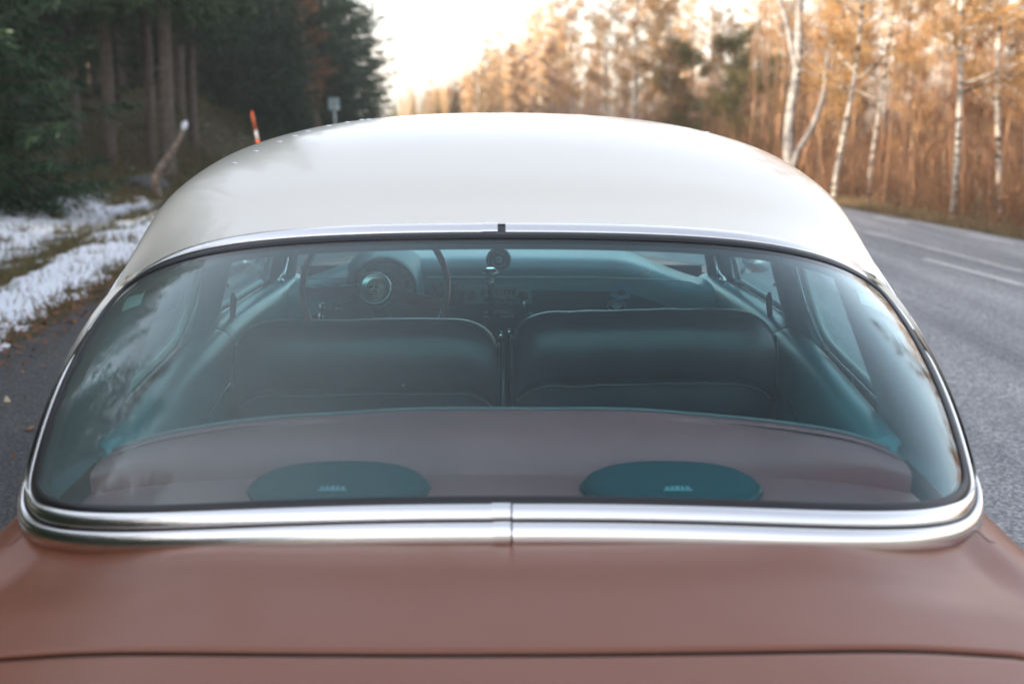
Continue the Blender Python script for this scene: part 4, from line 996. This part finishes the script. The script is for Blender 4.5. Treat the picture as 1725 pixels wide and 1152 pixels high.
# clock pod on top of the dash, above the radio
c = P(840, 437, 4.12); pod = empty('clock_pod', cv(c)); pod.parent = CAR; ry = Matrix.Rotation(R(90), 3, 'X')
b = MB(); b.lathe([(.030, -.012), (.036, -.012), (.040, .004), (.041, .02), (.036, .0201), (.036, .004)], (0, 0, 0), ry, 40)
b = MB(); b.lathe([(.036, -.005), (.0405, .0), (.0415, .010), (.0395, .017), (.035, .019), (.033, .016), (.0325, .006), (.0, .006)], (0, 0, 0), ry, 44); b.build('pod_shell', M['teal_vinyl'], pod)
b = MB(); b.lathe([(.031, .007), (.031, .010), (.0, .010)], (0, 0, 0), ry, 40); b.build('clock_face', M['dial_dark'], pod)
b = MB(); b.lathe([(.022, .0102), (.024, .0125), (.026, .0102)], (0, 0, 0), ry, 40); b.build('clock_ring', M['chrome_dark'], pod)
b = MB(); b.lathe([(.004, .010), (.010, .013), (.013, .0105)], (0, 0, 0), ry, 30); b.build('clock_hub', M['chrome_dark'], pod)
b = MB(); v = []
for r_, z_ in ((.06, -.045), (.047, -.02), (.043, 0.0)): pass
pass
# radio
c = dface(839, 496, .01); rad = empty('radio', cv(c)); rad.parent = CAR; s4 = 4.22/2100
b = MB(); b.box((0, 0, 0), (114*s4, .014, 31*s4)); b.build('radio_face', M['radio'], rad, False, .003)
b = MB(); b.box((0, -.008, 5*s4), (58*s4, .004, 9*s4)); b.build('radio_display', M['dial_dark'], rad, False)
for i in range(7): b = MB(); b.box(((-20+i*7)*s4, -.0112, 5*s4), (.0035, .002, 7*s4)); b.build('display_mark', M['dial'], rad, False)
for dx in (-44, 43): b = MB(); b.lathe([(.0165, 0), (.0165, .010), (.013, .018), (0, .018)], (dx*s4, -.006, -1*s4), ry, 24); b.build('radio_knob', M['black'], rad)
for i in (-20, -2, 8, 18): b = MB(); b.lathe([(.0075, 0), (.0075, .006), (0, .007)], (i*s4, -.006, -7.5*s4), ry, 16); b.build('radio_button', M['black'], rad)
# heater levers either side of the wheel rim
for px, py in ((738, 497), (766, 497)):
    c = dface(px, py, .006); ct = empty('heater_control', cv(c)); ct.parent = CAR
    b = MB(); b.box((0, 0, 0), (.036, .012, .085)); b.build('housing', M['black'], ct, False, .012, 4)
    b = MB(); b.lathe([(.014, 0), (.015, .012), (.010, .016), (0, .016)], (0, -.006, .022), ry, 20); b.build('knob', M['black'], ct)
    b = MB(); b.tube([(.018*math.cos(t_), -.008, .024+.018*math.sin(t_)) for t_ in np.linspace(0, math.pi, 12)], .0018, 6); b.build('bezel', M['chrome_dark'], ct)
for px, py, r_ in ((541, 490, .016), (568, 488, .016), (543, 517, .012), (569, 519, .009), (541, 532, .012)):
    c = dface(px, py, .006); b = MB(); b.lathe([(r_*1.25, 0), (r_*1.25, .004), (r_, .006), (r_*.9, .02), (0, .022)], cv(c), ry, 22); b.build('dash_knob', M['chrome_dark'] if py > 500 else M['black'], CAR)
c = dface(882, 513, .02); b = MB(); b.tube([cv(c+Vector((0, 0, .02))), cv(c), cv(c+Vector((.003, 0, -.03)))], .004, 8); b.tube([cv(c+Vector((.012*math.cos(t_)+.02, -.004, -.045+.018*math.sin(t_)))) for t_ in np.linspace(0, 3.3, 12)], .0015, 6); b.build('ignition_key', M['chrome'], CAR)
# lettering plate, V emblem, stickers
def facing(p): return Matrix.Translation(cv(p)) @ Matrix.Rotation(R(90), 4, 'X')
text_mesh('undertakers', .024, facing(dface(840, 525, .012)), 'plate_lettering', M['letter'], CAR, sx=.86)
for i in range(9):
    if i in (3, 4): continue
    b = MB(); b.box(cv(dface(818+i*5.6, 533, .010)), (.007, .002, .004)); b.build('small_lettering', M['letter'], CAR, False)
c = dface(1089, 462, .008); b = MB(); b.tube([cv(c+Vector((-.014, 0, .012))), cv(c+Vector((0, -.002, -.010))), cv(c+Vector((.014, 0, .012)))], [.0018, .0038, .0022], 6); b.build('v_emblem', M['gold'], CAR)
def sticker(px, py, rx, rz_, m, nm, txt, below, ring):
    c = dface(px, py, .008); st = empty(nm, cv(c)); st.parent = CAR
    def ar(r0, r1, a0, a1, n2, mm, off=0):
        v = []; f = []; n = 40
        for i in range(n+1):
            an = R(a0+(a1-a0)*i/n)
            for q_ in (r0, r1): v.append((q_*rx*math.cos(an), -off, q_*rz_*math.sin(an)))
            for q_ in (r1, r0): v.append((q_*rx*math.cos(an), .0015, q_*rz_*math.sin(an)))
        f = [(i*4+j, i*4+(j+1) % 4, (i+1)*4+(j+1) % 4, (i+1)*4+j) for i in range(n) for j in range(4)]; link_mesh(n2, v, f, mm, st, False)
    if ring:
        ar(.92, 1.0, 0, 360, 'ring', m); ar(0, .55, 0, 360, 'centre', m, .0002)
        rad_ = .76; szz = .30
    else:
        ar(.42, 1.0, 12, 168, 'upper_band', m); ar(.42, 1.0, 192, 348, 'lower_band', m); ar(0, .30, 0, 360, 'centre', M['dark_teal'], .0004)
        rad_ = .72; szz = .36
    tm_ = m if ring else M['dark_teal']
    if ring:
        for k_ in range(13): ar(.66, .84, -10+k_*16, -4+k_*16, 'mark', m, .0003)
        return
    for word, a0, a1, fl in ((txt, 150, 30, 0), (below, 215, 325, 1)):
        for i, ch in enumerate(word):
            an = R(a0+(a1-a0)*(i/(max(1, len(word)-1)))); q_ = Vector((rad_*rx*math.cos(an), -.0010, rad_*rz_*math.sin(an)))
            rot = (an-math.pi/2) if not fl else (an+math.pi/2)
            o = text_mesh(ch, szz*rz_*1.5, Matrix.Translation(q_) @ Matrix.Rotation(R(90), 4, 'X') @ Matrix.Rotation(rot*.7, 4, 'Z'), 'letter', tm_, st, .0002)
sticker(1047, 492, .041, .025, M['sticker_blue'], 'blue_sticker', 'SICKEST', '', False)
sticker(1039, 515, .033, .020, M['sticker_pale'], 'oval_sticker', 'CLASSIC', '', True)
# steering wheel
ctr = P(632, 487, 3.78); sw = empty('steering_wheel', cv(ctr)); sw.parent = CAR; sw.rotation_euler = (R(-17), 0, 0)   # local -Y looks back at the driver
rW = .220
b = MB(); b.tube([(rW*math.cos(t_), 0, rW*math.sin(t_)) for t_ in np.linspace(0, 2*math.pi, 96, endpoint=False)], .0105, 12, closed=True); b.build('rim', M['maroon'], sw)
b = MB(); b.tube([((rW-.0085)*math.cos(t_), -.007, (rW-.0085)*math.sin(t_)) for t_ in np.linspace(0, 2*math.pi, 96, endpoint=False)], .0022, 6, closed=True); b.build('rim_bead', M['silver'], sw)
for sg, ang, w0, w1 in ((-1, 183, .040, .022), (1, -14, .046, .026)):
    an = R(ang); d_ = Vector((math.cos(an), 0, math.sin(an))); nrm = Vector((-d_.z, 0, d_.x)); v = []; n = 10
    if nrm.z < 0: nrm = -nrm
    for i in range(n+1):
        t_ = i/n; p = d_*(.04+(rW-.045)*t_)+Vector((0, .03*(1-t_)-.002, 0)); wd = (w0*(1-t_)+w1*t_)/2*(1+.5*max(0, t_-.85)/.15)
        v += [p+nrm*wd+Vector((0, -.003, 0)), p+nrm*wd+Vector((0, .007, 0)), p-nrm*wd+Vector((0, .007, 0)), p-nrm*wd+Vector((0, -.003, 0))]
    f = [(i*4+j, i*4+(j+1) % 4, i*4+4+(j+1) % 4, i*4+4+j) for i in range(n) for j in range(4)]
    b = MB().add(v, f); b.build('spoke', M['maroon'], sw, True, .003)
    b = MB(); b.tube([v[i*4]+Vector((0, -.002, 0)) for i in range(n+1)], .0018, 6); b.build('spoke_bead', M['silver'], sw)
ro = Matrix.Rotation(R(90), 3, 'X')
b = MB(); b.lathe([(.052, -.05), (.052, -.012), (.047, .006), (.040, .009)], (0, 0, 0), ro, 40); b.build('hub', M['dark_teal'], sw)
b = MB(); b.lathe([(.0475, .008), (.050, .012), (.046, .016), (.0415, .013)], (0, 0, 0), ro, 48); b.build('hub_ring', M['chrome'], sw)
b = MB(); b.lathe([(.041, .0095), (.02, .012), (0, .0125)], (0, 0, 0), ro, 40); b.build('horn_button', M['black'], sw)
b = MB(); b.tube([(0, .02, 0), (0, .5, -.12)], .028, 14); b.build('steering_column', M['dark_teal'], sw)
import bmesh
bm = bmesh.new(); bmesh.ops.create_icosphere(bm, subdivisions=5, radius=1)
for v_ in bm.verts:
    x, y, z = v_.co; w_ = .027*(1-.30*ss(.0, -.9, z)); X_ = x*w_; Z_ = z*.034; Y_ = y*.018
    if y < 0:
        for ex in (-.0105, .0105):
            d2 = ((X_-ex)/.0078)**2+((Z_-.003)/.0062)**2; Y_ += .011*math.exp(-d2**1.6)
            Y_ -= .003*math.exp(-((X_-ex)/.010)**2-((Z_-.0115)/.0025)**2)
        d2 = (X_/.0038)**2+((Z_+.008)/.005)**2; Y_ += .008*math.exp(-d2**1.5)
        Y_ += .004*math.exp(-((Z_+.0165)/.0012)**2)*(abs(X_) < .012)+.0022*math.exp(-((Z_+.0235)/.0010)**2)
        if -.025 < Z_ < -.015: Y_ += .0012*math.cos(X_*1500)
        Y_ -= .0025*math.exp(-((Z_-.016)/.0020)**2)
    v_.co = Vector((X_, Y_-.022, Z_))
me = bpy.data.meshes.new('skull_emblem'); bm.to_mesh(me); bm.free(); me.materials.append(M['gold']); me.materials.append(M['socket_shade'])
for p_ in me.polygons:
    x, y, z = p_.center
    if y < -.022 and (((abs(x)-.0105)/.0070)**2+((z-.003)/.0052)**2 < 1 or ((x/.0032)**2+((z+.008)/.0042)**2 < 1) or abs(z+.0172) < .0011 and abs(x) < .012 or abs(z+.0245) < .0012 and abs(x) < .010): p_.material_index = 1  # shade of the eye, nose and tooth hollows painted as dark colour
me.polygons.foreach_set('use_smooth', [True]*len(me.polygons))
o = bpy.data.objects.new('skull_emblem', me); COL.objects.link(o); o.parent = sw; o.scale = (.84, .95, .84); tag(o, 'gold coloured skull on the horn button')
# gear lever with the crystal knob
kp = P(826, 459, 3.62); gl = empty('gear_lever', cv(kp)); gl.parent = CAR
b = MB(); b.tube([(0, 0, -.018), (.001, .0, -.06), (.003, .02, -.22), (.004, .12, -.5)], [.008, .0085, .0075, .008], 12); b.build('shaft', M['black'], gl)
b = MB(); b.tube([(0, 0, -.012), (.0005, 0, -.045)], [.0085, .0095], 12); b.build('collar', M['chrome_dark'], gl)
b = MB(); v = []; f = []
pr = [(.013, .013, 0), (.0235, .003, .5), (.0245, -.001, 0), (.013, -.014, .5), (.003, -.021, 0)]; n = 10
for r_, z_, ph in pr:
    for i in range(n): a = 2*math.pi*(i+ph)/n; v.append((r_*math.cos(a), r_*math.sin(a), z_))
for j in range(len(pr)-1):
    for i in range(n): a, b_, c_, d2 = j*n+i, j*n+(i+1) % n, (j+1)*n+(i+1) % n, (j+1)*n+i; f += [(a, b_, d2), (b_, c_, d2)]
f.append(tuple(range(n))[::-1]); f.append(tuple((len(pr)-1)*n+i for i in range(n)))
o = b.add(v, f).build('crystal_knob', M['crystal'], gl, False); o.rotation_euler.x = R(5)
# ------------- seats
def seat(x0, x1, ztop, ybase, nm, lab, endsg):
    rt = empty(nm, cv(((x0+x1)/2, ybase, .4))); rt.parent = CAR; hw = (x1-x0)/2; base = Vector(((x0+x1)/2, ybase, .4))
    # profile (y back(-)..front(+), z) closed loop
    H_ = ztop-.4
    PR = [(-.035, -.10), (-.045, H_-.30), (-.040, H_-.185), (-.052, H_-.16), (-.060, H_-.10), (-.048, H_-.035), (-.015, H_-.004), (.03, H_-.004), (.075, H_-.035), (.09, H_-.10), (.075, H_-.25), (.06, -.1)]
    PS = spline([(y, z, 0) for y, z in PR], 4)
    def fn(u, v):
        t_ = -1+2*u; e_ = abs(t_); p = PS[int(round(v*(len(PS)-1)))]
        rr = .075/hw; k = 0
        if e_ > 1-rr*1.6: q_ = (e_-(1-rr*1.6))/(rr*1.6); k = 1-math.sqrt(max(0, 1-q_**2.4))
        zz = p.y; yy = p.x
        zz = zz-(.085*k if zz > H_-.2 else .085*k*max(0, (zz/(H_-.2)))**2)
        yy = .015+(yy-.015)*(1-.35*k)
        wob = .0022*noise.noise(Vector((t_*5, zz*6, x0*9)))+.0016*math.sin(t_*3+x0)
        return Vector((base.x+t_*hw, base.y+yy+wob, .4+zz+wob*1.5-.006*t_*t_))
    v, f = grid(70, len(PS)-1, fn); 
    b = MB().add([cv(p) for p in v], f); n_ = 71
    b.f.append(tuple(j*n_ for j in range(len(PS)))[::-1]); b.f.append(tuple(j*n_+70 for j in range(len(PS))))
    o = b.build('seat_back', M['seat'], rt); o.location = -rt.location
    # piping at the lower seam of the top roll and round the ends
    b = MB(); b.tube([cv(fn(u, 6.4/(len(PR)-1)*0+2.12/(len(PR)-1))+Vector((0, -.004, .006*abs(2*u-1)**6))) for u in np.linspace(.02, .98, 50)], .0022, 6); o = b.build('piping', M['seat_edge'], rt); o.location = -rt.location
    for u in (.004, .996):
        b = MB(); b.tube([cv(fn(u, v_)+Vector(((-.002 if u < .5 else .002), 0, .001))) for v_ in np.linspace(.1, .9, 40)], .0035, 8); o = b.build('edge_piping', M['seat'], rt); o.location = -rt.location
    if lab: rt['label'] = lab
seat(-.682, -.008, 1.035, 3.13, 'front_seat', 'left front seat, lower of the two', 1)
seat(.024, .700, 1.058, 3.13, 'front_seat', 'right front seat, standing slightly taller', 1)
b = MB(); b.tube([cv((.004, 3.10, .98)), cv((.003, 3.06, .90)), cv((.002, 3.02, .72)), cv((.0, 3.0, .5))], [.003, .004, .0035, .0035], 8); b.build('seat_hinge_bar', M['dark_teal'], CAR)
b = MB(); b.lathe([(.006, 0), (.007, .01), (.003, .02)], cv((-.004, 3.12, .985)), None, 14); b.lathe([(.005, 0), (.006, .01), (.003, .016)], cv((.018, 3.12, .995)), None, 14); b.build('seat_catch', M['chrome'], CAR)
# rear seat back top roll + parcel shelf
def sh(u, v):
    t_ = -1+2*u; a = abs(t_)
    PR = [(2.005, .852), (2.12, .862), (2.27, .868), (2.325, .862), (2.345, .852), (2.365, .886), (2.42, .920), (2.48, .934), (2.54, .940), (2.575, .928), (2.59, .90), (2.60, .7), (2.60, .4)]
    PS = sh.ps if hasattr(sh, 'ps') else None
    if PS is None: sh.ps = PS = spline([(y, z, 0) for y, z in PR], 5)
    p = PS[int(round(v*(len(PS)-1)))]; y = p.x
    k = ss(2.3, 2.4, y); yy = y-.16*a**2.2*k*(.6 if y < 2.5 else 1)+.17*a**6*(1-ss(2.0, 2.25, y)); z = p.y-(.026*a**2.5)*ss(2.36, 2.5, y)-.03*a**12*k-.035*a**4*(1-k)
    w_ = .003*noise.noise(Vector((t_*4, y*5, 2)))*k
    return Vector(((.787-.003*ss(2.25, 2.45, y))*t_, yy, z+w_))
NV = 60
def shA(u, v): return sh(u, v*17/NV)
def shB(u, v): return sh(u, (17+v*(NV-17))/NV)
cgrid('parcel_shelf', 80, 17, shA, M['shelf']); cgrid('rear_seat_back', 80, NV-17, shB, M['shelf'])
pp = [sh(u, 40.5/NV)+Vector((0, .0, .003)) for u in np.linspace(.01, .99, 80)]
b = MB(); b.tube([cv(p) for p in pp], .004, 8); b.build('rear_seat_piping', M['seat_edge'], CAR)
for px in (571, 1130):
    c = P(px, 810, 2.30); c.z = .868; sp = empty('speaker_cover', cv(c)); sp.parent = CAR
    b = MB(); prf = [(.0, .030), (.05, .0295), (.10, .027), (.128, .022), (.142, .014), (.146, .006), (.146, -.004)]
    v = []; f = []; n = 64
    for r_, z_ in prf[1:]:
        for i in range(n): a = 2*math.pi*i/n; v.append((r_*1.10*math.copysign(abs(math.cos(a))**.9, math.cos(a)), r_*.84*math.copysign(abs(math.sin(a))**.9, math.sin(a)), z_))
    for j in range(len(prf)-2):
        for i in range(n): f.append((j*n+i, (j+1)*n+i, (j+1)*n+(i+1) % n, j*n+(i+1) % n))
    f.append(tuple(range(n))); b.add(v, f).build('grille', M['speaker'], sp)
    b = MB(); b.tube([(.150*1.09*math.cos(t_), .150*.83*math.sin(t_), .0) for t_ in np.linspace(0, 2*math.pi, 64, endpoint=False)], .006, 8, closed=True); b.build('rim', M['dark_teal'], sp)
    b = MB()
    for i, (w_, h_) in enumerate(((.006, .009), (.005, .013), (.007, .016), (.005, .013), (.006, .009))): b.box((-.018+i*.009, -.085, .0275), (w_, h_, .002))
    b.box((0, -.094, .0262), (.05, .004, .002)); b.build('logo_badge', M['sticker_pale'], sp, False)
# water drops on the roof near the crown
def roofpt(u, v): return cv(roof(u, v))
for u, v_ in [(.325, .56), (.345, .60), (.36, .63), (.305, .50), (.295, .45), (.28, .41), (.37, .61), (.255, .36), (.235, .30), (.72, .55)]:
    b = MB(); p = roofpt(u, v_); b.lathe([(.0065, 0), (.0055, .0014), (.003, .0022), (0, .0025)], p, None, 16, 1.4); b.build('snow_fleck', M['snowcap'], CAR)

# ------------------------------------------------------------------ air
hz_ = MB(); hz_.box((0, 235, 13), (760, 620, 30)); hm = bpy.data.materials.new('haze_air'); hm.use_nodes = True; n = hm.node_tree; n.nodes.clear()
ho = n.nodes.new('ShaderNodeOutputMaterial'); pv = n.nodes.new('ShaderNodeVolumePrincipled'); pv.inputs['Color'].default_value = (1, .955, .89, 1); pv.inputs['Density'].default_value = .0014; pv.inputs['Anisotropy'].default_value = .0
n.links.new(pv.outputs[0], ho.inputs['Volume']); tag(hz_.build('haze', hm, smooth=False), 'pale warm haze in the air', 'haze', kind='stuff')
